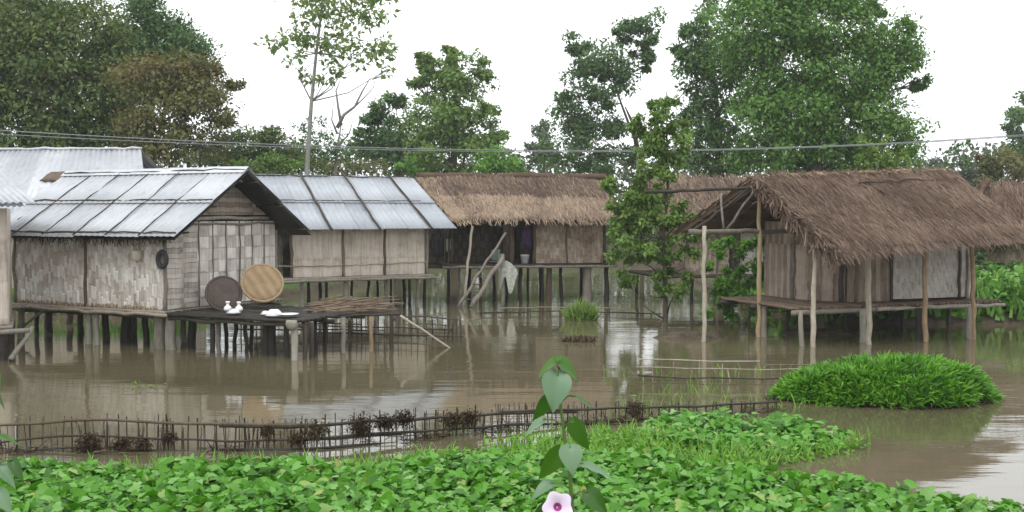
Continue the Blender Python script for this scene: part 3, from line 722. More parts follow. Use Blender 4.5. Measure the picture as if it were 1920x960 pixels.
# things about that house
mb = MB().pole(P(868, 580, 33.5), P(886, 424, 33.75), .05, 8, .015, .9)
tag(mb.build('prop_pole', MAT['bamboo_pale'], None, True), 'pale upright bamboo pole propping the porch eave of the middle thatched house', 'pole')
a_, b_ = P(859, 575, 33.1), P(948, 436, 33.95)
la = thing('log_ladder', 'slanting pole ladder leaning on the porch of the middle thatched house', 'ladder', a_)
MB().pole((0, 0, 0), b_ - a_, .05, 8, .015).build('side_pole', MAT['wood_grey'], la, True)
off = np.array([.42, -.25, .0]); e_ = (b_ - a_) * .66
MB().pole(off, off + e_, .085, 8, .02).build('side_pole', MAT['wood_grey'], la, True)
for f in np.linspace(.1, .6, 6): MB().pole((b_ - a_) * f, off + (b_ - a_) * f, .022, 6, .004).build('rung', MAT['wood_brown'], la, True)

def draped_cloth():
    # sodden pale cloth hung over a short post at the porch edge
    b0 = P(952, 560, 33.6); b0[2] = 0
    o_ = thing('hung_cloth', 'pale grey cloth draped over a post at the porch edge of the middle thatched house', 'cloth', b0)
    px = 33.6 / FPX
    def q(x, y, d=0.0): return np.array([(x - 952) * px, d, H - (y - HOR) * px])
    MB().pole(q(943, 600), q(942, 476), .075, 9, .01).build('post', MAT['log_pale'], o_, True)
    cols = [(935, .05), (939, .0), (943, -.10), (948, -.14), (954, -.15), (960, -.13), (966, -.08), (970, .02)]
    topy = [500, 492, 487, 488, 490, 494, 502, 508]; boty = [524, 556, 520, 514, 552, 554, 520, 516]
    V, F = [], []; K = 10
    for i, (x, d) in enumerate(cols):
        for j in range(K):
            f = j / (K - 1); y = topy[i] + (boty[i] - topy[i]) * f
            V.append(q(x + 2.0 * math.sin(i * 1.9 + f * 3) * f, y, d + .06 * math.sin(i * 2.4 + f * 2)))
    for i in range(len(cols) - 1):
        for j in range(K - 1): F.append((i * K + j, (i + 1) * K + j, (i + 1) * K + j + 1, i * K + j + 1))
    c_ = MB().add(V, F).build('drape', MAT['cloth_white'], o_, True)
    c_.modifiers.new('thick', 'SOLIDIFY').thickness = .02; c_.modifiers.new('sm', 'SUBSURF').render_levels = 1
draped_cloth()
c_ = FC.world(FC.s_of(984, -.05, 1.5), -.05, Z3)
o_ = thing('white_bucket', 'white bucket on the floor in the doorway of the middle thatched house', 'bucket', c_)
MB().lathe([(0, 0), (.11, 0), (.14, .26), (.15, .26), (.15, .28), (.13, .28), (.10, .02), (0, .02)], 16).build('body', MAT['enamel'], o_, True)
MB().tube([(.145 * math.cos(t_), 0, .26 - .12 * math.sin(t_)) for t_ in np.linspace(0, math.pi, 9)], .008, 5).build('handle', MAT['steel'], o_)

def hung(label, px0, px1, py0, py1, Y, mat, folds=3.0):
    c0 = P((px0 + px1) / 2, py0, Y); V, F = [], []; k = Y / FPX; na, nb = 13, 8
    for i in range(na):
        for j in range(nb):
            a, b = i / (na - 1), j / (nb - 1)
            V.append(((a - .5) * (px1 - px0) * k * (1 - .12 * b * math.sin(3 * b)), .035 * math.sin(a * folds * 6.28 + b) * (.3 + b), -b * (py1 - py0) * k * (1 + .08 * math.sin(a * 5 + px0))))
    for i in range(na - 1):
        for j in range(nb - 1): F.append((i * nb + j, (i + 1) * nb + j, (i + 1) * nb + j + 1, i * nb + j + 1))
    o_ = MB().add(V, F).build('hung_cloth', MAT[mat], None, True); o_.location = c0; o_.modifiers.new('t', 'SOLIDIFY').thickness = .012
    return tag(o_, label, 'cloth')
hung('dark purple cloth hung in the doorway of the middle thatched house', 978, 996, 428, 462, 34.55, 'cloth_purple')
hung('faded pale green cloth hung at the back of the porch of the middle thatched house', 921, 938, 468, 490, 34.45, 'cloth_green', 2)
hung('blackish cloth hung on the dark lean-to left of the middle thatched house', 812, 832, 445, 480, 35.4, 'rubber', 2)
hung('grey cloth hung on the dark lean-to left of the middle thatched house', 836, 848, 448, 470, 35.4, 'cloth_white', 2)

# ---- house half hidden behind the tree
FD = Frame((4.9, 33.8), (8.9, 34.6)); L4, D4, Z4 = FD.L, 3.0, .95
h4 = FD.thing('thatched_house', 'far thatched house half hidden behind the tree standing in the water', 'house')
deck_floor(h4, -.3, L4 + .2, -.3, D4, Z4, 'wood_dark', 's', .12, .05)
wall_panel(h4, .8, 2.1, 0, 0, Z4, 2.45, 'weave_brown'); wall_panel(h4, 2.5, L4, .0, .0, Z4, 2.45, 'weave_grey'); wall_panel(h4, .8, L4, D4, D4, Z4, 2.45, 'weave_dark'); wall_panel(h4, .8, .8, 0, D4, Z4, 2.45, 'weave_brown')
zE4, zR4 = 2.5, 3.98
thatch_slope(h4, [(-.3, -.6, zE4), (L4 + .3, -.6, zE4), (L4 + .2, D4 / 2, zR4), (-.2, D4 / 2, zR4)], 'thatch_tan', 7000, .18, (.2, .5), .025, 8)
thatch_slope(h4, [(L4 + .3, D4 + .6, zE4), (-.3, D4 + .6, zE4), (-.2, D4 / 2, zR4), (L4 + .2, D4 / 2, zR4)], 'thatch_brown', 1500, .18, (.3, .6), .05, 9)
for s_, t in ((-.1, 0), (.9, .1), (1.7, 0), (2.5, .1), (3.3, 0), (L4, .1), (0, D4), (2, D4), (L4, D4)):
    pole_part('stilt', (s_, t, -.7), (s_, t, Z4 - .05 if t > .05 else 2.5), .06, random.choice(['wood_wet', 'wood_grey', 'wood_dark']), h4)

# ---- big thatched granary on the right
FE = Frame((6.55, 23.2), (10.7, 24.7)); Z5 = .83
h5 = FE.thing('thatched_house', 'big shaggy brown thatched house with an open pole porch at the right', 'house')
deck_floor(h5, -.1, 5.55, .35, 3.6, Z5, 'wood_brown', 't', .11, .045, over=.03)
pole_part('floor_beam', (-.3, .32, Z5 - .13), (2.2, .3, Z5 - .10), .06, 'wood_grey', h5); pole_part('floor_beam', (1.9, .22, Z5 - .1), (5.7, .34, Z5 - .12), .05, 'wood_grey', h5)
pole_part('floor_beam', (-.3, 2.0, Z5 - .13), (5.6, 2.0, Z5 - .13), .06, 'wood_wet', h5); pole_part('floor_beam', (-.3, 3.4, Z5 - .13), (5.6, 3.4, Z5 - .13), .06, 'wood_wet', h5)
wa = FE.s_of(1487, 2.3, 1.5); wb = FE.s_of(1672, .95, 1.5); wc = FE.s_of(1820, .95, 1.5)
wm = FE.s_of(1585, 1.15, 1.5)
wall_panel(h5, wa, wm, 2.3, 1.15, Z5, 2.75, 'plank_brown'); wall_panel(h5, wm + .02, wb, 1.1, .98, Z5, 2.55, 'plank_brown')
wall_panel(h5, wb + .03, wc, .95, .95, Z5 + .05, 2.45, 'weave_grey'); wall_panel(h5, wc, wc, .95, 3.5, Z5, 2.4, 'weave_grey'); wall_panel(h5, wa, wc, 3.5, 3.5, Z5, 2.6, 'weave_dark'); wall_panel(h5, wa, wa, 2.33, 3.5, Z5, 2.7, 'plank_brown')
for px, t, r, m_ in ((1487, 2.27, .045, 'wood_grey'), (1517, 1.95, .04, 'bamboo_tan'), (1578, 1.2, .06, 'wood_wet'), (1606, 1.02, .045, 'wood_brown'), (1672, .9, .035, 'wood_dark'), (1800, .9, .035, 'wood_dark'), (1815, .9, .04, 'bamboo_pale')):
    s_ = FE.s_of(px, t, 1.5); pole_part('wall_post', (s_, t, Z5 - .05), (s_, t, 2.6), r, m_, h5)
eL, eR = np.array([.12, -.5, 2.02]), np.array([5.3, -.5, 2.36])
rR, rL = np.array([5.5, 2.0, 3.80]), np.array([-.25, 2.0, 3.58])
drop5 = lambda a, b: .0
th5, nr5 = thatch_slope(h5, [eL, eR, rR, rL], 'thatch_brown', 42000, .22, (.18, .5), .013, 5, ragged=.26, shag=.07)
bL, bR = np.array([-.85, 4.3, 2.42]), np.array([5.4, 4.5, 2.4])
thatch_slope(h5, [bR, bL, rL, rR], 'thatch_brown', 3000, .22, (.3, .6), .04, 6)
# verge fringe at the open gable
n = 1500; a = rng.random(n)
pos = eL[None] + (rL - eL)[None] * a[:, None] + rng.normal(0, .05, (n, 3)) + nr5 * rng.uniform(.0, .2, n)[:, None]
cloud_mesh('verge_fringe', STRAW, pos, norm(nr5 + rng.normal(0, .5, (n, 3))), np.array([-.10, -.75, -.62]) + rng.normal(0, .3, (n, 3)), rng.uniform(.15, .5, n), rng.uniform(.015, .035, n), rng.random(n) * .7, MAT['thatch_brown'], h5)
q = []
for i in range(15):
    f = .12 + .88 * i / 14; p = rL + (rR - rL) * f; q.append(p + np.array([0, random.uniform(-.03, .03), .13 + random.uniform(-.015, .02)]))
MB().tube(q, [.10 + random.uniform(-.02, .02) for _ in q], 8, .55).build('ridge_roll', MAT['thatch_ridge'], h5, True)
n = 900; a = rng.random(n) * .9 + .1
pos = rL + (rR - rL) * a[:, None] + np.stack([np.zeros(n), rng.uniform(-.14, .1, n), rng.uniform(.12, .24, n)], 1)
cloud_mesh('ridge_straw', STRAW, pos, np.tile([0, 0, 1.], (n, 1)) + rng.normal(0, .4, (n, 3)), np.stack([rng.normal(0, 1, n), rng.normal(-.7, .5, n), rng.normal(-.35, .2, n)], 1), rng.uniform(.12, .35, n), rng.uniform(.015, .03, n), rng.random(n), MAT['thatch_ridge'], h5)
pole_part('ridge_pole', FE.local(P(1212, 360, 24.9)), FE.local(P(1440, 351, 24.9)), .04, 'wood_dark', h5)
pole_part('roof_pole', bilin([eL, eR, rR, rL], .44, .82) + nr5 * .27, bilin([eL, eR, rR, rL], .97, .85) + nr5 * .25, .022, 'wood_brown', h5, 6, .02)
pole_part('eave_pole', eL + np.array([.8, .25, .10]), eR + np.array([.1, .1, -.03]), .03, 'wood_grey', h5, 6)
for f in np.linspace(.02, .98, 9):
    pole_part('rafter', eL + (eR - eL) * f + np.array([0, .15, .02]), rL + (rR - rL) * f + np.array([0, 0, -.06]), .03, 'wood_brown', h5, 6)
    pole_part('rafter', bL + (bR - bL) * f, rL + (rR - rL) * f + np.array([0, 0, -.06]), .03, 'wood_brown', h5, 6)
for f in (.1, .3, .5, .7):
    pole_part('purlin', bL + (rL - bL) * f + np.array([-.05, 0, -.05]), bR + (rR - bR) * f + np.array([0, 0, -.05]), .022, 'wood_brown', h5, 6)
tb0, tb1 = FE.local(P(1293, 434, 24.1)), FE.local(P(1486, 434, 25.6))
pole_part('tie_beam', tb0, tb1, .06, 'wood_grey', h5)
pole_part('brace', FE.local(P(1362, 430, 24.9)), FE.local(P(1420, 352, 24.9)), .035, 'wood_grey', h5); pole_part('brace', FE.local(P(1357, 430, 24.6)), FE.local(P(1352, 362, 24.8)), .03, 'wood_grey', h5); pole_part('brace', FE.local(P(1292, 440, 24.6)), FE.local(P(1402, 354, 24.9)), .035, 'wood_dark', h5)
cp = FE.local(W(1424, 632, 0)); 
pole_part('porch_post', FE.local(W(1320, 641, 0)) + np.array([0, 0, -.7]), FE.local(P(1321, 424, 24.15)), .055, 'bamboo_pale', h5)
pole_part('porch_post', cp + np.array([0, 0, -.7]), FE.local(P(1424, 348, 25.1)), .06, 'bamboo_tan', h5)
pole_part('stilt', cp + np.array([.14, .05, -.7]), cp + np.array([.14, .05, Z5 - .1]), .10, 'log_pale', h5)
fp0, fp1 = FE.local(W(1523, 651, 0)), FE.local(P(1529, 470, 23.4))
pole_part('porch_post', fp0 + np.array([0, 0, -.7]), fp1 + np.array([0, 0, .25]), .06, 'bamboo_pale', h5); pole_part('stilt', fp0 + np.array([-.12, .2, -.7]), fp0 + np.array([-.1, .3, .78]), .06, 'wood_grey', h5)
for px, py, ty, r, m_ in ((1631, 646, 470, .065, 'bamboo_pale'), (1737, 641, 462, .06, 'bamboo_tan'), (1827, 636, 445, .055, 'bamboo_tan')):
    b0 = FE.local(W(px, py, 0)); pole_part('porch_post', b0 + np.array([0, 0, -.7]), b0 + np.array([.03, .15, 2.35]), r, m_, h5)
for px, py, r, m_ in ((1618, 642, .09, 'log_pale'), (1724, 638, .12, 'wood_dark'), (1819, 635, .10, 'wood_grey'), (1478, 622, .07, 'wood_wet'), (1585, 618, .06, 'wood_wet'), (1540, 620, .09, 'wood_grey'), (1690, 615, .07, 'wood_wet'), (1780, 612, .07, 'wood_wet')):
    b0 = FE.local(W(px, py, 0)); pole_part('stilt', b0 + np.array([0, 0, -.7]), b0 + np.array([0, .02, Z5 - .09]), r, m_, h5, 9)

# ---- thatched house at the right edge
FF = Frame(P(1885, 495, 33.0), P(2160, 495, 33.6)); Z6 = 1.35; L6 = FF.L
h6 = FF.thing('thatched_house', 'rightmost thatched house, its brown left end showing past the big shaggy roof', 'house')
deck_floor(h6, -.1, L6, -.1, 3, Z6, 'wood_dark', 's', .13, .055)
wall_panel(h6, .02, L6, 0, 0, Z6, 2.1, 'weave_brown'); wall_panel(h6, .02, .02, 0, 3, Z6, 2.1, 'weave_brown')
a0, a1 = np.array([-.65, -.55, 2.0]), np.array([L6 + .5, -.55, 2.0]); r0, r1 = np.array([.35, 1.5, 3.78]), np.array([L6 + .3, 1.5, 3.75]); b0_, b1_ = np.array([-.65, 3.5, 2.0]), np.array([L6 + .5, 3.5, 2.0])
thatch_slope(h6, [a0, a1, r1, r0], 'thatch_brown', 9000, .2, (.2, .5), .024, 21)
thatch_slope(h6, [b0_, a0, r0, r0 + np.array([0, .12, 0])], 'thatch_brown', 5000, .2, (.2, .5), .024, 22)
thatch_slope(h6, [b1_, b0_, r0, r1], 'thatch_brown', 1500, .2, (.25, .55), .05, 23)
for s_, t in ((0, 0), (1.6, 0), (3.2, 0), (L6, 0), (0, 3), (2, 3), (L6, 3)): pole_part('stilt', (s_, t, -.3), (s_, t, Z6), .06, 'wood_grey', h6)

# ---- big sheet roof behind on the left, and the house at the left edge
FG = Frame((-19.5, 32.2), (-10.9, 31.6)); L7 = FG.L
h7 = FG.thing('metal_roof_house', 'large house under a long plain metal roof, behind the nearest stilt house', 'house')
for a in ((0, L7, 0, 0), (L7, L7, 0, 5), (0, L7, 5, 5), (0, 0, 0, 5)): wall_panel(h7, *a, .3, 3.0, 'weave_buff')
zE7, zR7 = 2.85, 4.93
metal_roof(h7, [(-.6, -.8, zE7), (L7 + .45, -.8, zE7), (L7 - 1.15, 2.5, zR7), (-.6, 2.5, zR7)], 10, 1, 'metal', amp=.015, per=.2)
metal_roof(h7, [(L7 - .2, 5.8, zE7), (-.6, 5.8, zE7), (-.6, 2.5, zR7), (L7 - 1.15, 2.5, zR7)], 10, 1, 'metal', amp=.015, per=.2)
pole_part('ridge_cap', (-.6, 2.5, zR7 + .04), (L7 - 1.1, 2.5, zR7 + .04), .05, 'metal_edge', h7)
for s_ in (0, 3, 6, L7): pole_part('stilt', (s_, .1, -.5), (s_, .1, 3.0), .09, 'wood_grey', h7)
MB().add([(L7 - .05, .3, 2.9), (L7 - .35, 4.7, 2.9), (L7 - 1.3, 2.5, 4.6), (L7 - .12, .3, 2.9), (L7 - .42, 4.7, 2.9), (L7 - 1.37, 2.5, 4.6)], [(0, 1, 2), (5, 4, 3), (0, 3, 4, 1), (1, 4, 5, 2), (2, 5, 3, 0)]).build('gable_boards', MAT['wood_brown'], h7)
# worn mat lying on that roof
c0 = np.array([FG.s_of(118, .94, 3.9), .94, 0]); cz = zE7 + (c0[1] + .8) / 3.3 * (zR7 - zE7) + .07
mm = MB(); sl = (zR7 - zE7) / 3.3; V, F = [], []
for i in range(13):
    for j in range(6):
        s_, t = -.55 + i * .1, -.22 + j * .09; z = sl * t + .05 * noise.noise((s_ * 3, t * 4, 1)) + .03
        V.append((s_ + .35 * t + .05 * noise.noise((j * 3., i * .3, 4)), t, z))
for i in range(12):
    for j in range(5): F.append((i * 6 + j, (i + 1) * 6 + j, (i + 1) * 6 + j + 1, i * 6 + j + 1))
o_ = mm.add(V, F, .5).build('worn_mat', MAT['wood_brown'], None, True); o_.modifiers.new('t', 'SOLIDIFY').thickness = .04
o_.location = FG.world(c0[0], c0[1], cz); o_.rotation_euler = (0, 0, FG.rz); tag(o_, 'worn brown mat lying on the large metal roof at the left', 'mat')

FH = Frame((-13.95, 19.1), (-9.92, 20.9)); L8 = FH.L
h8 = FH.thing('stilt_house', 'house cut off by the left edge, corrugated eave over a buff wall', 'house')
wall_panel(h8, 0, L8, 0, 0, .72, 3.0, 'plank_gable' if 0 else 'weave_buff'); wall_panel(h8, L8, L8, 0, 3.4, .72, 3.0, 'weave_buff'); wall_panel(h8, 0, L8, 3.4, 3.4, .72, 3.0, 'weave_buff')
deck_floor(h8, -.2, L8 + .1, -.1, 3.5, .72, 'wood_grey', 's', .12, .05)
metal_roof(h8, [(-.4, -.5, 3.0), (L8 + .52, -.5, 3.11), (L8 - .25, 1.7, 3.9), (-.4, 1.7, 3.9)], 6, 1, 'metal', amp=.02, per=.12)
metal_roof(h8, [(L8 + .3, 3.9, 3.05), (-.4, 3.9, 3.05), (-.4, 1.7, 3.9), (L8 - .25, 1.7, 3.9)], 6, 1, 'metal', amp=.02, per=.12)
for s_, t in ((.2, 0), (2, 0), (L8 - .1, .05), (L8 - .1, 1.6), (.2, 3.3), (2.2, 3.3), (L8, 3.3)): pole_part('stilt', (s_, t, -.7), (s_, t, .68), .09, 'wood_dark', h8)
pole_part('brace', (L8 + .05, -.2, .05), (L8 + .45, .3, .62), .05, 'wood_grey', h8); pole_part('floor_beam', (-.2, -.15, .58), (L8 + .4, -.15, .6), .06, 'wood_grey', h8)

# ------------------------------------------------------------------ vegetation
DENS, LSC = 1.45, .58
def crown_points(lobes, Y, leaf, dens, clump=26, csize=.42, shell=.45):
    pos, out, tn = [], [], []
    for lb in lobes:
        px, py, rx, ry = lb[:4]; dy = lb[4] if len(lb) > 4 else 0; dk = lb[5] if len(lb) > 5 else 1.0
        y = Y + dy; k = y / FPX; dk = dk if dk < 1 else dk * 1.15; c = P(px, py, y); R = np.array([rx * k, (rx + ry) * .5 * k, ry * k]) * 1.1
        area = math.pi * R[0] * R[2]; N = int(DENS * dens * dk * area / (leaf * leaf * .30)); nc = max(4, N // clump)
        d = norm(rng.normal(0, 1, (nc, 3))); rad = shell + (1 - shell) * rng.random(nc) ** .6
        cc = c + d * R * rad[:, None]; ct = rng.random(nc)
        q = np.repeat(np.arange(nc), clump); n = len(q)
        sz = (csize * rng.uniform(.6, 1.45, nc))[q][:, None]
        p = cc[q] + norm(rng.normal(0, 1, (n, 3))) * (rng.random(n) ** .42)[:, None] * np.array([1.75, 1.75, 1.05]) * sz * np.minimum(1.0, R.min() / 1.1)
        p += rng.normal(0, .12, (n, 3)) * sz
        off = (p - cc[q]) / csize
        pos.append(p); out.append(norm(off * .9 + d[q] * .45 + np.array([0, 0, .25]))); tn.append(np.clip(ct[q] * .72 + rng.random(n) * .28, 0, 1))
    return np.concatenate(pos), np.concatenate(out), np.concatenate(tn)

def tree(name, label, Y, lobes, trunk, leaf, dens, lmat, bmat='bark_brown', r0=.22, cat='tree', group=None, limbs=True, aspect=.75, shell=.4, csize=.44, clump=130, extra=()):
    b = P(trunk[0][0], trunk[0][1], Y); gz = float(hgt(b[0], b[1])); base = np.array([b[0], Y, gz])
    o_ = thing(name, label, cat, base, 0, group)
    leaf = leaf * (LSC if name not in ('slender_tree', 'sapling') else .6)
    p, out, tn = crown_points(lobes, Y, leaf, dens, clump, csize, shell)
    ok = p[:, 2] > np.maximum(hgt(p[:, 0], p[:, 1]), 0) + .05; p, out, tn = p[ok], out[ok], tn[ok]
    n = len(p); nrm = norm(out * 1.0 + np.array([0, -.1, .45]) + rng.normal(0, .38, (n, 3)))
    d = out * .6 + rng.normal(0, .7, (n, 3)) - np.array([0, 0, .35])
    L = leaf * rng.uniform(.45, 1.5, n)
    cloud_mesh('crown', RHOMB, p - base, nrm, d, L, L * aspect, tn, MAT[lmat], o_)
    pts = [P(x, y, Y) for x, y in trunk]
    pts = [np.array([pts[0][0], Y, gz - .3])] + pts; k = len(pts)
    mb = MB(); rad = [r0 * (1 - .72 * i / (k - 1)) for i in range(k)]
    mb.tube([q - base for q in pts], rad, 9)
    if limbs:
        for lb in lobes:
            dy = lb[4] if len(lb) > 4 else 0; c = P(lb[0], lb[1], Y + dy)
            cand = [i for i in range(1, k) if pts[i][2] < c[2]] or [min(1, k - 1)]
            i = max(cand, key=lambda j: pts[j][2] - .3 * np.linalg.norm(pts[j] - c)); s0 = pts[i]
            mid = (s0 + c) / 2 + np.array([0, 0, -.12 * np.linalg.norm(c - s0)])
            mb.tube([s0 - base, mid - base + rng.normal(0, .1, 3), c - base], [rad[i] * .45, rad[i] * .3, rad[i] * .10], 6)
            for _ in range(3):
                e = c + rng.normal(0, 1, 3) * np.array([lb[2], lb[2], lb[3]]) * Y / FPX * .55
                mb.tube([mid * .4 + c * .6 - base, e - base], [rad[i] * .22, .012], 5)
    for br in extra:
        q = [P(x, y, Y) - base for x, y in br[0]]; m_ = len(q)
        mb.tube(q, [br[1] * (1 - .8 * i / (m_ - 1)) for i in range(m_)], 6)
    mb.build('trunk', MAT[bmat], o_, True)
    return o_

tree('broadleaf_tree', 'broad dark olive tree at the left edge, towering over the large metal roof', 43,
     [(25, 170, 80, 90), (120, 150, 95, 95), (60, 60, 85, 60), (140, 60, 80, 55), (195, 190, 60, 80), (60, 270, 90, 50), (160, 270, 90, 50), (20, 20, 60, 50, 1), (100, 10, 60, 30, 1), (-60, 150, 90, 120), (215, 120, 40, 50)],
     [(110, 330), (112, 250), (118, 150)], .30, 3.2, 'leaf_olive', r0=.35)
tree('broadleaf_tree', 'dark green round-topped tree behind the rusty-leaved one at the left', 47,
     [(270, 55, 58, 52), (320, 85, 55, 45), (352, 118, 35, 45), (250, 120, 60, 60), (300, 140, 70, 50), (280, 15, 34, 26), (225, 55, 26, 30, 0, .5)],
     [(280, 330), (282, 200), (285, 110)], .28, 3.4, 'leaf_dark', r0=.3)
tree('broadleaf_tree', 'rusty olive-leaved tree right of the dark trees at the left', 41,
     [(270, 150, 50, 45), (340, 135, 48, 40), (300, 205, 65, 45), (370, 200, 42, 55), (260, 250, 50, 40), (340, 270, 70, 34), (400, 265, 34, 34, 0, .7), (403, 170, 22, 28, 0, .35), (420, 215, 24, 26, 0, .3), (385, 125, 20, 24, 0, .4), (440, 155, 16, 10, 0, .25)],
     [(284, 335), (288, 285), (305, 230), (315, 170)], .26, 2.4, 'leaf_rust', r0=.2, extra=[([(355, 330), (352, 285), (360, 240)], .08), ([(374, 330), (376, 290), (366, 240)], .07)])
tree('bushy_tree', 'low olive bushy tree left of the tall slender tree', 50, [(470, 275, 52, 36), (520, 285, 48, 34), (440, 300, 50, 30), (500, 250, 26, 18, 0, .6), (560, 295, 40, 30)],
     [(490, 335), (492, 300)], .28, 2.6, 'leaf_olive', r0=.14)
tree('bushy_tree', 'fresh green bush above the bluish roof, left of the tall slender tree', 46, [(505, 312, 42, 22), (545, 318, 30, 18), (470, 318, 36, 20)], [(505, 345), (506, 320)], .26, 2.6, 'leaf_mid', r0=.1)
tree('slender_tree', 'tall slender pale-trunked tree with sparse light leaves above the bluish roof', 42,
     [(620, 20, 60, 30), (690, 25, 48, 26), (590, 30, 34, 26, 0, .6), (540, 78, 40, 17), (510, 82, 22, 12), (640, 75, 50, 24), (710, 90, 36, 24), (575, 75, 26, 18), (660, 105, 60, 20, 0, .8), (610, 150, 26, 14), (580, 145, 20, 14), (560, 115, 30, 18, 0, .5), (640, 130, 34, 14, 0, .6), (725, 130, 16, 12, 0, .5), (600, -30, 90, 40), (700, -20, 60, 30)],
     [(575, 330), (580, 250), (584, 190), (593, 100), (603, 20), (606, -50)], .34, .95, 'leaf_sparse', 'bark_pale', r0=.11, shell=.15, csize=.28, clump=9, aspect=.85)
tree('bare_tree', 'pale half-bare tree with thin forked branches behind the bluish roof', 48, [(590, 240, 24, 22, 0, .6), (620, 265, 34, 24, 0, .7), (570, 275, 20, 20, 0, .5), (640, 290, 40, 20), (560, 235, 14, 14, 0, .4)],
     [(628, 340), (632, 280), (640, 232)], .26, 1.2, 'leaf_dark', 'bark_pale', r0=.1, shell=.2, csize=.3, clump=12, limbs=False,
     extra=[([(632, 240), (645, 215), (665, 200), (680, 170), (695, 145)], .09), ([(640, 235), (634, 200), (630, 170), (638, 150)], .07), ([(665, 200), (676, 190), (700, 165), (705, 140)], .04), ([(632, 250), (622, 225), (626, 185)], .05), ([(630, 280), (655, 250), (662, 225)], .05)])
tree('bushy_tree', 'brownish thin bush behind the ridge of the bluish roof', 52, [(650, 312, 34, 16), (690, 312, 34, 14), (610, 315, 30, 16)], [(650, 345), (652, 320)], .22, 1.3, 'leaf_rust', r0=.1, clump=14)
tree('broadleaf_tree', 'dark tiered tree leaning left of the green tree above the middle thatched house', 60,
     [(735, 205, 44, 22), (700, 215, 24, 14, 0, .7), (690, 252, 30, 14), (760, 250, 48, 40), (720, 270, 44, 26), (765, 295, 40, 30), (690, 275, 22, 10, 0, .7), (745, 185, 14, 10)],
     [(745, 335), (748, 290), (750, 230)], .40, 2.6, 'leaf_dark', r0=.25)
tree('broadleaf_tree', 'green tree with a ragged pointed top above the middle thatched house', 58,
     [(850, 125, 30, 30), (870, 140, 40, 34), (830, 170, 34, 30), (870, 190, 46, 40), (800, 130, 14, 26, 0, .7), (790, 112, 12, 14, 0, .6), (820, 230, 60, 44), (880, 250, 48, 46), (840, 290, 70, 44), (915, 210, 22, 12, 0, .6), (925, 252, 16, 16, 0, .6), (785, 155, 16, 12, 0, .5), (905, 130, 12, 14, 0, .5), (842, 100, 7, 12, 0, .8)],
     [(850, 335), (852, 250), (856, 150)], .40, 2.6, 'leaf_mid', r0=.28)
tree('bushy_tree', 'yellow-green bush above the ridge of the middle thatched house', 54, [(905, 310, 40, 24), (945, 300, 30, 22), (970, 315, 26, 18), (760, 318, 30, 14)], [(930, 345), (932, 320)], .3, 2.6, 'leaf_bank', r0=.1)
tree('broadleaf_tree', 'dark forked tree with a crooked top, over the right end of the middle thatched house', 61,
     [(1090, 85, 34, 18, 0, .8), (1120, 110, 38, 36), (1150, 125, 44, 34), (1085, 120, 28, 22), (1180, 45, 26, 24, 0, .75), (1225, 40, 30, 24, 0, .75), (1165, 65, 18, 20, 0, .6), (1205, 75, 20, 12, 0, .6), (1075, 160, 34, 26), (1150, 165, 40, 28), (1215, 125, 16, 18, 0, .4), (1070, 215, 46, 34), (1110, 245, 50, 30), (1080, 290, 56, 40), (1150, 250, 22, 18, 0, .6), (1130, 195, 26, 22), (1160, 300, 40, 26), (1200, 100, 18, 14, 0, .5)],
     [(1205, 340), (1200, 285), (1180, 235), (1165, 195), (1150, 150)], .38, 2.4, 'leaf_dark', 'bark_brown', r0=.14, extra=[([(1196, 285), (1186, 230), (1172, 200)], .16)])
tree('broadleaf_tree', 'dark tree close against the left side of the tallest green tree', 50,
     [(1300, 75, 34, 30), (1330, 100, 46, 44), (1290, 55, 20, 16, 0, .6), (1340, 170, 52, 44), (1310, 130, 30, 26), (1330, 235, 50, 44), (1350, 290, 60, 40), (1305, 205, 22, 20, 0, .6), (1320, 20, 20, 30, 0, .6), (1290, 280, 26, 26, 0, .7), (1275, 100, 14, 8, 0, .4)],
     [(1350, 335), (1348, 250), (1340, 150)], .32, 2.8, 'leaf_dark', r0=.3)
tree('broadleaf_tree', 'tallest green tree, with a huge rounded crown above the big shaggy roof', 46,
     [(1430, 40, 90, 60), (1540, 40, 90, 60), (1480, 120, 95, 60), (1590, 130, 90, 60), (1650, 70, 58, 44), (1680, 120, 46, 36), (1500, 200, 95, 56), (1610, 220, 80, 54), (1680, 230, 40, 40), (1430, 210, 60, 60), (1460, 280, 90, 40), (1570, 290, 90, 34), (1690, 275, 32, 34, 0, .7), (1700, 60, 14, 22, 0, .5), (1722, 155, 12, 18, 0, .4), (1640, 10, 40, 18, 0, .5), (1400, 110, 50, 60, 2), (1500, -20, 120, 40)],
     [(1530, 335), (1528, 260), (1530, 170), (1530, 90)], .30, 3.2, 'leaf_big', r0=.4, extra=[([(1530, 270), (1545, 235), (1560, 205)], .15)])
tree('young_tree', 'bright yellow-green young tree above the ridge of the big shaggy roof', 38,
     [(1628, 290, 18, 22), (1618, 262, 10, 14), (1655, 300, 22, 22), (1660, 270, 8, 14), (1690, 300, 12, 24), (1640, 312, 30, 14)], [(1652, 335), (1652, 300)], .2, 2.0, 'leaf_light', r0=.06, csize=.14, clump=14)
tree('broadleaf_tree', 'dark tree at the right edge, cut off by the picture', 80, [(1915, 215, 26, 24), (1905, 245, 16, 14), (1912, 290, 22, 22), (1945, 250, 30, 40), (1960, 200, 40, 40), (1940, 310, 40, 26)],
     [(1955, 345), (1955, 280), (1950, 220)], .5, 2.6, 'leaf_dark', r0=.2)
tree('bushy_tree', 'dull brownish-green tree left of the tree at the right edge', 62, [(1875, 310, 36, 22), (1850, 330, 30, 22), (1900, 320, 36, 28), (1845, 300, 10, 8, 0, .6)], [(1878, 360), (1878, 320)], .4, 2.0, 'leaf_rust', r0=.12)
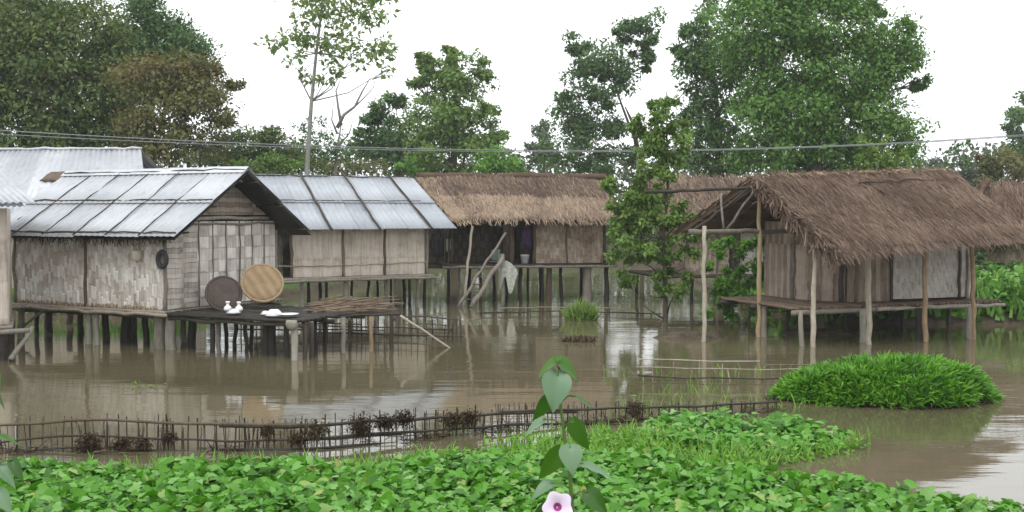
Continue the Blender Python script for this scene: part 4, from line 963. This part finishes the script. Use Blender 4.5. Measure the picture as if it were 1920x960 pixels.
tree('sapling', 'thin sapling with a few big round leaves against the sky, right of the tallest tree', 40,
     [(1795, 270, 7, 3), (1812, 272, 8, 5), (1790, 280, 6, 3), (1808, 308, 8, 5), (1785, 308, 8, 4), (1781, 282, 5, 2), (1813, 300, 7, 4)], [(1796, 350), (1796, 310), (1793, 272)], .26, 2.2, 'leaf_dark', 'bark_pale', r0=.03, csize=.10, clump=5, limbs=True)
for i, (px, py, rx, ry, lab) in enumerate([(1760, 322, 30, 22, 'hazy grey-green tree right of the tallest tree, behind the big shaggy roof'), (1825, 318, 34, 26, 'hazy tree behind the thin sapling at the right'),
                                           (1020, 262, 20, 34, 'hazy bluish tree left of the dark forked tree'), (965, 325, 30, 14, 'low hazy tree between the two thatched roofs and the sky gap')]):
    tree('distant_tree', lab, 85, [(px, py, rx, ry), (px - rx * .7, py + ry * .7, rx * .7, ry * .6), (px + rx * .7, py + ry * .7, rx * .7, ry * .6)], [(px, 350), (px, py)], .5, 2.4, 'leaf_far', r0=.2)
# the tree that stands in the flood
tree('flooded_tree', 'leafy narrow tree standing in the water between the two thatched houses', 29,
     [(1245, 205, 34, 28), (1215, 235, 28, 24), (1272, 235, 28, 28), (1240, 270, 46, 30), (1215, 250, 30, 30), (1215, 320, 32, 26), (1180, 375, 36, 24), (1235, 350, 30, 26, 0, .7), (1165, 405, 30, 20), (1220, 405, 50, 30), (1190, 445, 44, 26), (1265, 430, 36, 26), (1240, 470, 44, 26), (1285, 480, 26, 18, 0, .8), (1180, 480, 34, 18, 0, .8), (1290, 395, 22, 18, 0, .6), (1150, 350, 16, 12, 0, .5), (1225, 505, 40, 16, 0, .7), (1265, 300, 26, 18, 0, .8), (1170, 520, 24, 14, 0, .6), (1280, 530, 24, 20, 0, .7), (1240, 545, 36, 20, 0, .6), (1150, 440, 22, 20), (1305, 440, 16, 18, 0, .8), (1205, 365, 34, 26)],
     [(1248, 600), (1247, 520), (1243, 450), (1250, 380), (1254, 330), (1250, 250)], .20, 3.2, 'leaf_mid', r0=.08, csize=.25, shell=.15)
# bushes on the near banks
tree('leafy_bush', 'leafy green bush behind the open porch of the big shaggy house', 28.6, [(1350, 500, 30, 40), (1420, 470, 50, 26), (1480, 530, 30, 50), (1340, 570, 30, 30), (1460, 580, 50, 24), (1370, 480, 34, 30), (1400, 520, 46, 34), (1450, 490, 34, 30), (1360, 545, 40, 26), (1440, 550, 50, 26), (1390, 575, 60, 20), (1470, 450, 20, 16)], [(1405, 600), (1405, 540)], .20, 2.0, 'leaf_bank', r0=.04, cat='bush', csize=.2)
tree('leafy_bush', 'dark bush in the gap between the big shaggy house and the rightmost house', 31, [(1870, 520, 30, 22), (1850, 495, 22, 20), (1895, 500, 20, 20)], [(1870, 545), (1870, 520)], .18, 2.0, 'leaf_dark', r0=.04, cat='bush', csize=.2)

nz2 = lambda x, y, s, k: np.array([noise.noise((a * s, b * s, k)) for a, b in zip(x, y)])
def blades(name, pos, L, wd, mat, lean=.45, up=1.0, parent=None, shape=BLADE, tint=None):
    n = len(pos); d = np.stack([rng.normal(0, lean, n), rng.normal(0, lean, n), np.full(n, up)], 1)
    nn = norm(np.stack([rng.normal(0, .6, n), rng.normal(-.5, .6, n), rng.uniform(.2, 1, n)], 1))
    return cloud_mesh(name, shape, pos, nn, d, L, wd, rng.random(n) if tint is None else tint, MAT[mat], parent)

# bank plants on the right and behind the first house
n = 9000; x = rng.uniform(6.4, 20, n); y = 26.9 + rng.random(n) ** 1.3 * 9; z = hgt(x, y); ok = z > -.02; x, y, z = x[ok], y[ok], z[ok]
hh = np.interp(x, [6, 9, 12.5, 14, 20], [.6, .7, .85, .95, 1.05]) * rng.uniform(.5, 1.05, len(x))
tag(blades('bank_plants', np.stack([x, y, z + hh * .35 * rng.random(len(x))], 1), hh * .8, .12 * rng.uniform(.5, 1.4, len(x)), 'leaf_bank'), 'lush green plants covering the bank behind the big shaggy house', 'plants', kind='stuff')
n = 5000; x = rng.uniform(6.4, 20, n); y = 26.9 + rng.random(n) * 6; z = hgt(x, y); ok = z > 0; x, y, z = x[ok], y[ok], z[ok]; n = len(x)
d = rng.normal(0, 1, (n, 3)); d[:, 2] = d[:, 2] * .4
hh = np.interp(x, [6, 9, 12.5, 14, 20], [.5, .6, .8, .9, 1.0])
tag(cloud_mesh('bank_leaves', HEART, np.stack([x, y, z + hh * rng.uniform(.3, 1.0, n)], 1), norm(np.array([0, -.3, 1.]) + rng.normal(0, .5, (n, 3))), d, rng.uniform(.12, .26, n), rng.uniform(.12, .24, n), rng.random(n), MAT['leaf_bank']), 'broad-leaved ground cover on the right bank', 'plants', kind='stuff')
n = 6000; x = rng.uniform(-17, -7.5, n); y = 28.5 + rng.random(n) * 6; z = hgt(x, y); ok = z > .0; x, y, z = x[ok], y[ok], z[ok]
tag(blades('grass', np.stack([x, y, z], 1), rng.uniform(.2, .5, len(x)), rng.uniform(.02, .05, len(x)), 'leaf_bank'), 'bright grass on the bank behind the nearest house', 'grass', kind='stuff')

# far woods closing the view
n = 9000; x = rng.uniform(-34, 34, n); y = rng.uniform(60.5, 66, n)
top = np.array([2.6 + 1.5 * noise.noise((q * .22, 5, 1)) + .9 * noise.noise((q * .9, 8, 2)) for q in x]); z = .3 + top * rng.random(n) ** .8
tag(cloud_mesh('far_bank_scrub', RHOMB, np.stack([x, y, z], 1), norm(np.array([0, -.4, .6]) + rng.normal(0, .6, (n, 3))), rng.normal(0, 1, (n, 3)), rng.uniform(.3, .7, n), rng.uniform(.25, .6, n), rng.random(n), MAT['leaf_olive']), 'low scrub along the far bank behind the houses', 'scrub', kind='stuff')
n = 30000; x = rng.uniform(-75, 75, n); y = rng.uniform(92, 104, n)
top = np.array([4.2 + 2.2 * noise.noise((q * .12, 3, 1)) + 1.2 * noise.noise((q * .5, 8, 2)) for q in x]); top = top + 4.0; z = .4 + top * rng.random(n) ** .8
tag(cloud_mesh('far_woods', RHOMB, np.stack([x, y, z], 1), norm(np.array([0, -.4, .6]) + rng.normal(0, .6, (n, 3))), rng.normal(0, 1, (n, 3)), rng.uniform(.35, .8, n), rng.uniform(.3, .7, n), rng.random(n), MAT['leaf_far']), 'hazy line of distant woods behind the flooded village', 'woods', kind='stuff')

# ---- green tuft in the water, island of weed
def tuft(name, label, c, rx, ry, hgt_, n, wd, mat, cat):
    a = rng.uniform(0, 6.283, n); r = np.sqrt(rng.random(n)); p = np.stack([c[0] + np.cos(a) * r * rx, c[1] + np.sin(a) * r * ry, np.full(n, -.03)], 1)
    L = hgt_ * rng.uniform(.55, 1.1, n) * (1.05 - .45 * r)
    o_ = blades(name, p, L, wd * rng.uniform(.6, 1.3, n), mat, .28); tag(o_, label, cat); return o_
tuft('grass_tuft', 'bright green tuft of grass in the water before the middle thatched house', W(1090, 600), .42, .3, .68, 700, .04, 'leaf_light', 'grass')
tuft('grass_tuft', 'small dark tuft of dead weed in the water below the bright green tuft', W(1085, 640), .4, .25, .22, 260, .035, 'dead_weed', 'weed')

def island():
    cx, cy = W(1690, 766)[:2]; cy += .9
    ax, ay = 1.66, .95; n = 26000
    a = rng.uniform(0, 6.283, n); r = np.sqrt(rng.random(n)) * (1 + .13 * np.array([noise.noise((math.cos(q) * 2.2, math.sin(q) * 2.2, 3)) + .6 * noise.noise((math.cos(q) * 7, math.sin(q) * 7, 8)) for q in a])); x = np.cos(a) * r; y = np.sin(a) * r
    # taller at the right, tapering to the left
    hm = np.interp(x, [-1, -.6, .0, .45, .85, 1], [.30, .42, .50, .56, .54, .46]) * np.clip(1 - np.minimum(r, 1.) ** 4.5, 0.03, 1) ** .6
    hm *= 1 + .42 * np.array([noise.noise((q * 3.3, w * 3, 5)) for q, w in zip(x, y)])
    z = hm * rng.random(n) ** .45
    pos = np.stack([cx + x * ax + np.where(x < -.3, 0, .05), cy + y * ay * np.interp(x, [-1, -.5, .2, 1], [.5, .8, 1, .9]), z], 1)
    out = norm(np.stack([x * .6, y * .6 - .1, np.full(n, .35)], 1))
    d = norm(out + rng.normal(0, .55, (n, 3)) + np.array([0, 0, .15]))
    nn = norm(np.array([0, -.25, .8]) + rng.normal(0, .5, (n, 3)))
    d = np.where((rng.random(n) < .06)[:, None], norm(np.stack([rng.normal(0, .5, n), rng.normal(-.2, .5, n), np.full(n, .9)], 1)) * 1.0, d)
    o_ = cloud_mesh('weed_island', BLADE, pos, nn, d, rng.uniform(.07, .20, n), rng.uniform(.016, .042, n), np.clip(rng.random(n) * .7 + .3 * nz2(x, y, 3.0, 4.0), 0, 1), MAT['leaf_island'])
    tag(o_, 'rounded island of dense green water weed in front of the big shaggy house', 'weed')
    k = 700; a = rng.uniform(0, 6.283, k); rr = rng.uniform(.93, 1.1, k)
    p = np.stack([cx + np.cos(a) * rr * ax, cy + np.sin(a) * rr * ay * np.interp(np.cos(a), [-1, -.5, .2, 1], [.5, .8, 1, .9]), rng.uniform(0, .03, k)], 1)
    dd = np.stack([rng.normal(0, 1, k), rng.normal(0, .5, k), rng.uniform(-.1, .15, k)], 1)
    tag(cloud_mesh('weed_litter', STRAW, p, np.tile([0, 0, 1.], (k, 1)) + rng.normal(0, .3, (k, 3)), dd, rng.uniform(.05, .22, k), rng.uniform(.008, .025, k), rng.random(k), MAT['dead_weed']), 'brown dead stems floating round the edge of the weed island', 'litter', kind='stuff')
    d0 = W(1628, 692, .35)
    mb = MB().pole(d0, d0 + np.array([-.18, 0, -.12]), .03, 6, .01).pole(d0, d0 + np.array([.06, .0, .12]), .015, 5, .005)
    tag(mb.build('dead_stump', MAT['wood_wet'], None, True), 'dark broken stick poking up at the back of the weed island', 'stick')
island()

# ---- leafy creeper mat in the foreground
def inside(poly, x, y):
    r = np.zeros(len(x), bool); j = len(poly) - 1
    for i in range(len(poly)):
        xi, yi = poly[i]; xj, yj = poly[j]
        c = ((yi > y) != (yj > y)) & (x < (xj - xi) * (y - yi) / (yj - yi + 1e-12) + xi); r ^= c; j = i
    return r
def wpoly(px): return [tuple(W(a, b, .0)[:2]) for a, b in px]
def scatter(poly, dens):
    xs, ys = [p[0] for p in poly], [p[1] for p in poly]
    n = int(dens * (max(xs) - min(xs)) * (max(ys) - min(ys)))
    x, y = rng.uniform(min(xs), max(xs), n), rng.uniform(min(ys), max(ys), n); k = inside(poly, x, y); return x[k], y[k]
mat_px = [(-250, 925), (-60, 918), (60, 914), (250, 912), (480, 910), (700, 906), (860, 893), (1000, 885), (1120, 888), (1290, 905), (1400, 925), (1480, 938), (1600, 948), (1720, 962), (1830, 982), (1950, 1012)]
poly = wpoly(mat_px) + [(5.2, 7.6), (5.2, 4.6), (-7, 4.6), (-7.5, 12)]
def leaf_mat_patch(name, label, poly, dens, size, hbase, mat, shape=HEART, rough=.35):
    x, y = scatter(poly, dens); n = len(x)
    g = np.maximum(hgt(x, y), 0.0); hump = nz2(x, y, 1.1, 2.0) * .10 + nz2(x, y, 3.0, 5.0) * .06
    z = g + hbase + hump + rng.uniform(-.16, .06, n)
    z = np.maximum(z, g + .03)
    nn = norm(np.array([0, -.28, 1.0]) + rng.normal(0, rough, (n, 3)))
    d = np.stack([rng.normal(0, 1, n), rng.normal(-.15, 1, n), rng.normal(-.15, .2, n)], 1)
    L = size * rng.uniform(.6, 1.25, n)
    tint = np.clip(rng.beta(2, 2.4, n) + nz2(x, y, .9, 9.0) * .18, 0, 1)
    tag(cloud_mesh(name, shape, np.stack([x, y, z], 1), nn, d, L, L * rng.uniform(.8, 1.05, n), tint, MAT[mat]), label, 'plants', kind='stuff')
leaf_mat_patch('creeper_mat', 'dense mat of broad heart-shaped leaves filling the foreground', poly, 680, .112, .24, 'leaf_mat', rough=.6)
patch_px = [(1200, 818), (1250, 802), (1350, 796), (1470, 800), (1520, 810), (1570, 824), (1600, 836), (1520, 848), (1440, 856), (1330, 852), (1240, 840)]
leaf_mat_patch('creeper_patch', 'low patch of broad leaves floating left of the weed island', wpoly(patch_px), 460, .115, .13, 'leaf_mat')
fine_px = [(740, 900), (820, 868), (940, 842), (1060, 824), (1160, 815), (1240, 815), (1300, 840), (1400, 860), (1500, 852), (1580, 838), (1640, 832), (1600, 850), (1490, 870), (1430, 890), (1400, 915), (1300, 915), (1150, 900), (1000, 895), (860, 905)]
fp = wpoly(fine_px)
leaf_mat_patch('fine_leaf_weed', 'fine light-green small-leaved weed behind the creeper mat', fp, 420, .075, .10, 'leaf_fine', RHOMB, .6)
x, y = scatter(fp, 150); k = nz2(x, y, 1.0, 4) > -.15; x, y = x[k], y[k]; n = len(x)
tag(blades('marsh_grass', np.stack([x, y, np.full(n, .0)], 1), rng.uniform(.12, .34, n), rng.uniform(.012, .03, n), 'leaf_fine', .35), 'thin marsh grass growing among the fine-leaved weed', 'grass', kind='stuff')
ep = wpoly([(10, 908), (200, 896), (460, 892), (700, 888), (850, 870), (850, 898), (700, 912), (460, 916), (200, 920), (10, 924)])
x, y = scatter(ep, 260); n = len(x)
tag(blades('edge_grass', np.stack([x, y, np.full(n, .05)], 1), rng.uniform(.1, .3, n), rng.uniform(.012, .03, n), 'leaf_fine', .4), 'short light grass along the water edge of the creeper mat', 'grass', kind='stuff')
sp_ = wpoly([(1130, 700), (1480, 690), (1560, 700), (1500, 770), (1300, 775), (1150, 770)])
x, y = scatter(sp_, 26); k = nz2(x, y, .8, 7) > -.05; x, y = x[k], y[k]; n = len(x)
tag(blades('water_shoots', np.stack([x, y, np.full(n, -.02)], 1), rng.uniform(.08, .3, n), rng.uniform(.008, .018, n), 'leaf_fine', .25), 'sparse thin green shoots standing in the shallow water before the weed island', 'grass', kind='stuff')

# ---- fences in the water
topx = [(-120, 815), (20, 796), (130, 786), (340, 792), (460, 798), (600, 795), (700, 786), (800, 782), (950, 771), (1100, 768), (1250, 762), (1460, 754)]
dep = lambda px: float(np.interp(px, [-120, 20, 600, 1000, 1460], [12.9, 12.9, 13.0, 14.3, 15.6]))
fl = [P(px, py, dep(px)) for px, py in topx]
cum = np.concatenate([[0], np.cumsum([np.linalg.norm(fl[i + 1][:2] - fl[i][:2]) for i in range(len(fl) - 1)])]); cum /= cum[-1]
zt = lambda f: float(np.interp(f, cum, [p[2] for p in fl]))
fence('bamboo_fence', 'long rickety dark stick fence in the water along the creeper mat', fl, 96, lambda f: zt(f) + .03 + .03 * (f > .3) * (f < .75), -.45,
      [(0, .40, zt, .020, 'wood_brown'), (.3, .72, lambda f: zt(f) - .02, .020, 'wood_dark'), (.62, 1, lambda f: zt(f) - .0, .018, 'wood_wet'), (.05, .5, lambda f: zt(f) - .19, .014, 'wood_dark'), (.38, .85, lambda f: zt(f) - .18, .02, 'wood_wet'), (.3, .66, lambda f: zt(f) - .30, .018, 'wood_wet'), (0, .4, lambda f: zt(f) - .34, .012, 'wood_dark')],
      ['wood_wet', 'wood_dark', 'wood_dark', 'wood_grey'], .010, jit=.045, fine=200)
f2 = [W(1196, 712), W(1320, 715), W(1480, 716), W(1600, 712)]
fence('bamboo_fence', 'thin pale bamboo rail fence in the water left of the weed island', f2, 22, .22, -.4,
      [(0, .55, .36, .010, 'bamboo_pale'), (0, .8, .22, .011, 'bamboo_pale'), (0, .9, .06, .014, 'wood_dark'), (.55, 1, .30, .012, 'wood_grey')], ['wood_grey', 'wood_brown', 'bamboo_pale'], .010, jit=.08)
fence('bamboo_fence', 'low line of dark sticks in the water below the floor of the middle thatched house', [W(900, 592), W(1050, 588), W(1240, 594)], 26, .18, -.4,
      [(0, 1, .08, .02, 'wood_dark'), (.1, .8, .20, .014, 'wood_grey')], ['wood_dark', 'wood_wet', 'wood_grey'], .016, jit=.14)
fence('bamboo_fence', 'sunken sticks in the water right of the drying rack', [W(745, 602), W(800, 600), W(860, 606)], 9, .16, -.4, [(0, 1, .10, .02, 'wood_dark')], ['wood_dark', 'wood_wet'], .014, jit=.1)

ordn = ['first', 'second', 'third', 'fourth', 'fifth', 'sixth', 'seventh', 'eighth', 'ninth', 'tenth', 'eleventh', 'twelfth', 'thirteenth', 'fourteenth']
cl = [(140, 852, .07), (168, 830, .13), (230, 836, .12), (268, 832, .11), (318, 818, .07), (500, 806, .09), (558, 822, .08), (592, 806, .13), (676, 798, .17), (722, 790, .12), (755, 784, .10), (848, 786, .12), (880, 782, .12), (1190, 766, .12)]
for i, (px, py, r) in enumerate(cl):
    c = P(px, py, dep(px) - .03); k = int(5200 * r); kk = k // 5
    p = rng.normal(0, 1, (k, 3)) * np.array([r * random.uniform(.35, .6), r * .22, r * random.uniform(.28, .5)]); p = np.clip(p, -1.3 * r, 1.3 * r)
    p[:kk, 2] -= r * .5 * rng.random(kk); d = rng.normal(0, 1, (k, 3)) * np.array([.8, .5, .6]) - np.array([0, 0, .5]); d[:kk] = np.array([0, 0, -1.]) + rng.normal(0, .2, (kk, 3))
    Lw = rng.uniform(.025, .07, k); Lw[:kk] *= 1.8; Ww = rng.uniform(.012, .032, k); Ww[:kk] *= .4
    o_ = cloud_mesh('snagged_weed', RHOMB, p, norm(rng.normal(0, 1, (k, 3))), d, Lw, Ww, np.clip(rng.random(k) * .8 + rng.normal(0, .1), 0, 1), MAT['dead_weed'])
    o_.location = c
    tag(o_, '%s clump of dead brown weed from the left end of the long stick fence' % ordn[i], 'weed', 'dead weed clumps snagged on the stick fence')

k = 1600; f = rng.random(k); fi = np.array([np.interp(f, cum, [p[i] for p in fl]) for i in (0, 1)]).T
keep = np.array([noise.noise((q[0] * 1.4, q[1] * 1.4, 2)) for q in fi]) > -.05; fi = fi[keep]; k = len(fi)
p = np.stack([fi[:, 0] + rng.normal(0, .05, k), fi[:, 1] + rng.normal(0, .10, k), rng.uniform(0, .04, k)], 1)
tag(cloud_mesh('fence_litter', STRAW, p, np.tile([0, 0, 1.], (k, 1)) + rng.normal(0, .4, (k, 3)), np.stack([rng.normal(0, 1, k), rng.normal(0, .5, k), rng.normal(.05, .15, k)], 1), rng.uniform(.05, .25, k), rng.uniform(.008, .025, k), rng.random(k), MAT['dead_weed']), 'brown straw litter floating along the foot of the long stick fence', 'litter', kind='stuff')

# floating sprig
c = W(275, 724); k = 26
o_ = cloud_mesh('floating_weed', RHOMB, rng.normal(0, 1, (k, 3)) * np.array([.22, .18, .0]) + np.array([0, 0, .02]), np.tile([0, 0, 1.], (k, 1)) + rng.normal(0, .4, (k, 3)), rng.normal(0, 1, (k, 3)), rng.uniform(.05, .1, k), rng.uniform(.03, .06, k), rng.random(k), MAT['leaf_mid'])
o_.location = c; tag(o_, 'small sprig of green weed floating before the nearest house', 'weed')

# ------------------------------------------------------------------ near flowering plant
def big_leaf(parent, base, tip, width, mat, fold=.16, face=(0, -1, .35), droop=.18, heart=True):
    base, tip = np.array(base, float), np.array(tip, float); d = tip - base; L = np.linalg.norm(d); d /= L
    z = np.array(face, float); z = z - d * z.dot(d); z /= np.linalg.norm(z); x = np.cross(d, z)
    prof = [(-.16, .20), (-.08, .62), (.06, .93), (.2, 1.0), (.36, .93), (.54, .72), (.72, .46), (.88, .2), (1.0, .0)] if heart else [(0, .05), (.1, .45), (.25, .85), (.42, 1.0), (.6, .85), (.78, .5), (.9, .25), (1.0, 0)]
    V, F = [], []
    for i, (f, w) in enumerate(prof):
        hw = width * .5 * w; mf = max(f, 0.0)
        for j, g in enumerate((-1, -.5, 0, .5, 1)):
            q = base + d * (L * (f if abs(g) > .1 else mf)) + x * hw * g
            q = q + z * (fold * width * (abs(g) * w) + .012 * L * math.sin(9 * f + 2 * g) * abs(g) - droop * L * (f - .45) ** 2 * 1.6)
            V.append(q)
    for i in range(len(prof) - 1):
        for j in range(4): F.append((i * 5 + j, i * 5 + j + 1, (i + 1) * 5 + j + 1, (i + 1) * 5 + j))
    o_ = MB().add(V, F, random.random()).build('leaf', MAT[mat], parent, True)
    o_.modifiers.new('s', 'SUBSURF').render_levels = 1
    return o_

def near_plant():
    Y = 3.3; root = P(1078, 990, Y); rz = float(hgt(root[0], Y)); base = np.array([root[0] + .04, Y, rz])
    o_ = thing('flowering_plant', 'upright morning glory plant with drooping heart-shaped leaves rising before the fence', 'plant', base)
    st = [(1044, 674), (1050, 700), (1051, 760), (1060, 830), (1068, 880), (1073, 960), (1080, 1040)]
    q = [np.array([0, 0, -.05])] + [P(a, b, Y) - base for a, b in reversed(st)]
    MB().tube(q, [.008, .0075, .0066, .006, .0055, .005, .004, .0025], 8).build('stem', MAT['stem_green'], o_, True)
    k = Y / FPX
    lv = [((1044, 674), (1003, 712), 30, 'green', 0, .03, (.1, -.5, 1)), ((1046, 673), (1087, 714), 32, 'green', 0, .0, (-.1, -.6, 1)), ((1045, 702), (1037, 774), 58, 'pale', -.02, -.06, (.05, -1, .2)),
          ((1030, 745), (998, 792), 30, 'dark', .0, .03, (.4, -1, .3)), ((1018, 786), (982, 818), 20, 'pale', 0, 0, (0, -.6, 1)), ((1080, 742), (1122, 777), 17, 'dark', .0, .05, (0, -.5, 1)),
          ((1076, 792), (1104, 848), 36, 'dark', -.02, .0, (-.5, -1, .2)), ((1069, 838), (1074, 892), 46, 'pale', -.05, -.08, (0, -1, .15)), ((1048, 846), (1010, 902), 40, 'green', -.02, .0, (.4, -1, .4)),
          ((1094, 868), (1158, 902), 22, 'pale', .0, .0, (.2, -.5, 1)), ((1032, 905), (994, 937), 26, 'pale', .0, -.02, (0, -.6, 1)), ((1102, 922), (1140, 966), 38, 'dark', -.03, -.05, (-.3, -1, .5)), ((1030, 950), (990, 1000), 34, 'dark', 0, 0, (.2, -1, .6))]
    for (b, t, w, c, dy0, dy1, fc) in lv:
        pb, pt = P(b[0], b[1], Y + dy0) - base, P(t[0], t[1], Y + dy1) - base
        big_leaf(o_, pb, pt, w * k, 'leaf_near_' + c, face=fc)
        sx = float(np.interp(b[1] + 8, [s[1] for s in st], [s[0] for s in st])); s0 = P(sx, b[1] + 12, Y) - base
        MB().tube([s0, (s0 + pb) / 2 + np.array([0, 0, .01]), pb], [.003, .0025, .002], 5).build('leaf_stalk', MAT['stem_green'], o_, True)
    fc = P(1045, 951, Y - .08) - base; r = 27 * k
    fl_ = None; V, F = [], []; NB, NR = 40, 7
    ax = norm(np.array([.05, -1, .35])); ex = norm(np.cross(ax, np.array([0, 0, 1.]))); ey = np.cross(ex, ax)
    for i in range(NR):
        f = i / (NR - 1); rr = r * (.16 + .84 * f)
        for j in range(NB):
            th = 2 * math.pi * j / NB; lob = 1 + .11 * f * math.cos(5 * th + .6)
            V.append(fc + (ex * math.cos(th) + ey * math.sin(th)) * rr * lob + ax * (r * (.62 * f ** .7 - .12 * f ** 4 + .03 * f * math.cos(5 * th))))
    for i in range(NR - 1):
        for j in range(NB): F.append((i * NB + j, i * NB + (j + 1) % NB, (i + 1) * NB + (j + 1) % NB, (i + 1) * NB + j))
    fw = MB().add(V, F).build('flower', MAT['petal'], o_, True)
    V, F = [], []
    for i in range(5):
        f = i / 4; rr = r * .22 * (.3 + f)
        for j in range(16):
            th = 2 * math.pi * j / 16; V.append(fc + (ex * math.cos(th) + ey * math.sin(th)) * rr + ax * r * (.3 * f - .14 + .03))
    for i in range(4):
        for j in range(16): F.append((i * 16 + j, i * 16 + (j + 1) % 16, (i + 1) * 16 + (j + 1) % 16, (i + 1) * 16 + j))
    MB().add(V, F).build('throat', MAT['throat'], fw, True)
    MB().tube([fc - ax * r * .9, fc - ax * r * .5, fc - ax * r * .16], [.004, .005, r * .12], 10).build('flower_tube', MAT['petal'], o_, True)
    s0 = P(1072, 970, Y) - base
    MB().tube([s0, (s0 + fc) / 2 - np.array([0, 0, .02]), fc - ax * r * .8], .003, 5).build('flower_stalk', MAT['stem_green'], o_, True)
near_plant()

def edge_plant():
    Y = 3.0; b0 = P(-12, 1000, Y); base = np.array([b0[0], Y, float(hgt(b0[0], Y))])
    o_ = thing('leafy_plant', 'dark leafy plant poking in at the lower left edge', 'plant', base)
    k = Y / FPX
    st = [(-14, 1010), (-12, 900), (-14, 800), (-18, 700)]
    MB().tube([np.array([0, 0, -.05])] + [P(a, b, Y) - base for a, b in st], [.008, .007, .006, .005, .003], 8).build('stem', MAT['stem_green'], o_, True)
    for b, t, w, c, fc in (((22, 862), (44, 905), 22, 'dark', (.2, -1, .5)), ((-8, 735), (10, 768), 9, 'dark', (.6, -.6, .6)), ((-12, 690), (0, 740), 18, 'dark', (.6, -1, .2)), ((-6, 815), (38, 832), 16, 'dark', (0, -.4, 1)),
                           ((-5, 870), (30, 915), 26, 'pale', (0, -.6, 1)), ((-4, 920), (22, 965), 30, 'pale', (.3, -1, .5))):
        pb, pt = P(b[0], b[1], Y) - base, P(t[0], t[1], Y - .02) - base; big_leaf(o_, pb, pt, w * k, 'leaf_near_' + c, face=fc)
        s0 = P(-13, b[1] + 14, Y) - base; MB().tube([s0, (s0 + pb) / 2 + np.array([0, 0, .006]), pb], [.003, .0025, .002], 5).build('leaf_stalk', MAT['stem_green'], o_, True)
edge_plant()

# ------------------------------------------------------------------ wires
def wire(label, pts, Y, r):
    xs = np.linspace(pts[0][0], pts[-1][0], 160); co = np.polyfit([p[0] for p in pts], [p[1] for p in pts], 3); ys = np.polyval(co, xs)
    mb = MB().tube([P(a, b, Y) for a, b in zip(xs, ys)], r, 8); o_ = mb.build('overhead_wire', MAT['wire'])
    tag(o_, label, 'wire', 'overhead wires crossing above the roofs')
wire('upper of two overhead wires sagging across above the roofs', [(-300, 225), (0, 242), (300, 261), (600, 275), (850, 281), (1100, 283), (1350, 280), (1600, 271), (1900, 253), (2200, 228)], 37, .015)
wire('lower of two overhead wires, clearest at the left above the large metal roof', [(-300, 234), (0, 249), (300, 267), (600, 279), (850, 283), (1100, 285), (1350, 282), (1600, 273), (1900, 255), (2200, 231)], 37.5, .012)

# ------------------------------------------------------------------ humid air
hz = bpy.data.materials.new('haze'); hz.use_nodes = True; hn = hz.node_tree
hn.nodes.remove(hn.nodes['Principled BSDF']); pv = hn.nodes.new('ShaderNodeVolumePrincipled')
pv.inputs['Color'].default_value = (.93, .95, 1, 1); pv.inputs['Density'].default_value = .0006; pv.inputs['Anisotropy'].default_value = .2
hn.links.new(pv.outputs[0], hn.nodes['Material Output'].inputs['Volume'])
tag(MB().box((0, 180, 14), (310, 0, 0), (0, 250, 0), (0, 0, 16)).build('haze', hz), kind='stuff')

# ------------------------------------------------------------------ light, sky, camera
SUN_EL, SUN_AZ = math.radians(62), math.radians(200)     # azimuth measured from +Y clockwise
w = bpy.data.worlds.new('World'); S.world = w; w.use_nodes = True; nt = w.node_tree
bg = nt.nodes['Background']; sky = nt.nodes.new('ShaderNodeTexSky'); sky.sky_type = 'NISHITA'; sky.sun_disc = False
sky.sun_elevation = SUN_EL; sky.sun_rotation = SUN_AZ; sky.air_density = 1.5; sky.dust_density = 6
hs = nt.nodes.new('ShaderNodeHueSaturation'); hs.inputs['Saturation'].default_value = .25; nt.links.new(sky.outputs[0], hs.inputs['Color'])
mx = nt.nodes.new('ShaderNodeMixRGB'); mx.inputs[0].default_value = .75; nt.links.new(hs.outputs[0], mx.inputs[1]); mx.inputs[2].default_value = (14.5, 14.8, 15.2, 1)
nt.links.new(mx.outputs[0], bg.inputs[0]); bg.inputs[1].default_value = .135
sl = bpy.data.lights.new('sun', 'SUN'); sl.energy = .9; sl.angle = math.radians(25); sl.color = (1, .97, .92)
so = bpy.data.objects.new('sun', sl); COL.objects.link(so)
sd = Vector((math.sin(SUN_AZ) * math.cos(SUN_EL), math.cos(SUN_AZ) * math.cos(SUN_EL), math.sin(SUN_EL)))
so.rotation_euler = sd.to_track_quat('Z', 'Y').to_euler(); so.location = sd * 50
cam = bpy.data.cameras.new('camera'); cam.sensor_width = 36; cam.lens = 36 * FPX / 1920; cam.clip_end = 3000; cam.clip_start = .05
co = bpy.data.objects.new('camera', cam); COL.objects.link(co); co.location = (0, 0, H); co.rotation_euler = (math.pi / 2 - PA, 0, 0)
S.camera = co
S.view_settings.view_transform = 'Standard'; S.view_settings.look = 'None'; S.view_settings.gamma = 1; S.view_settings.exposure = 0
S.view_settings.use_curve_mapping = False
S.cycles.volume_bounces = 1; S.cycles.max_bounces = 6; S.cycles.transparent_max_bounces = 8
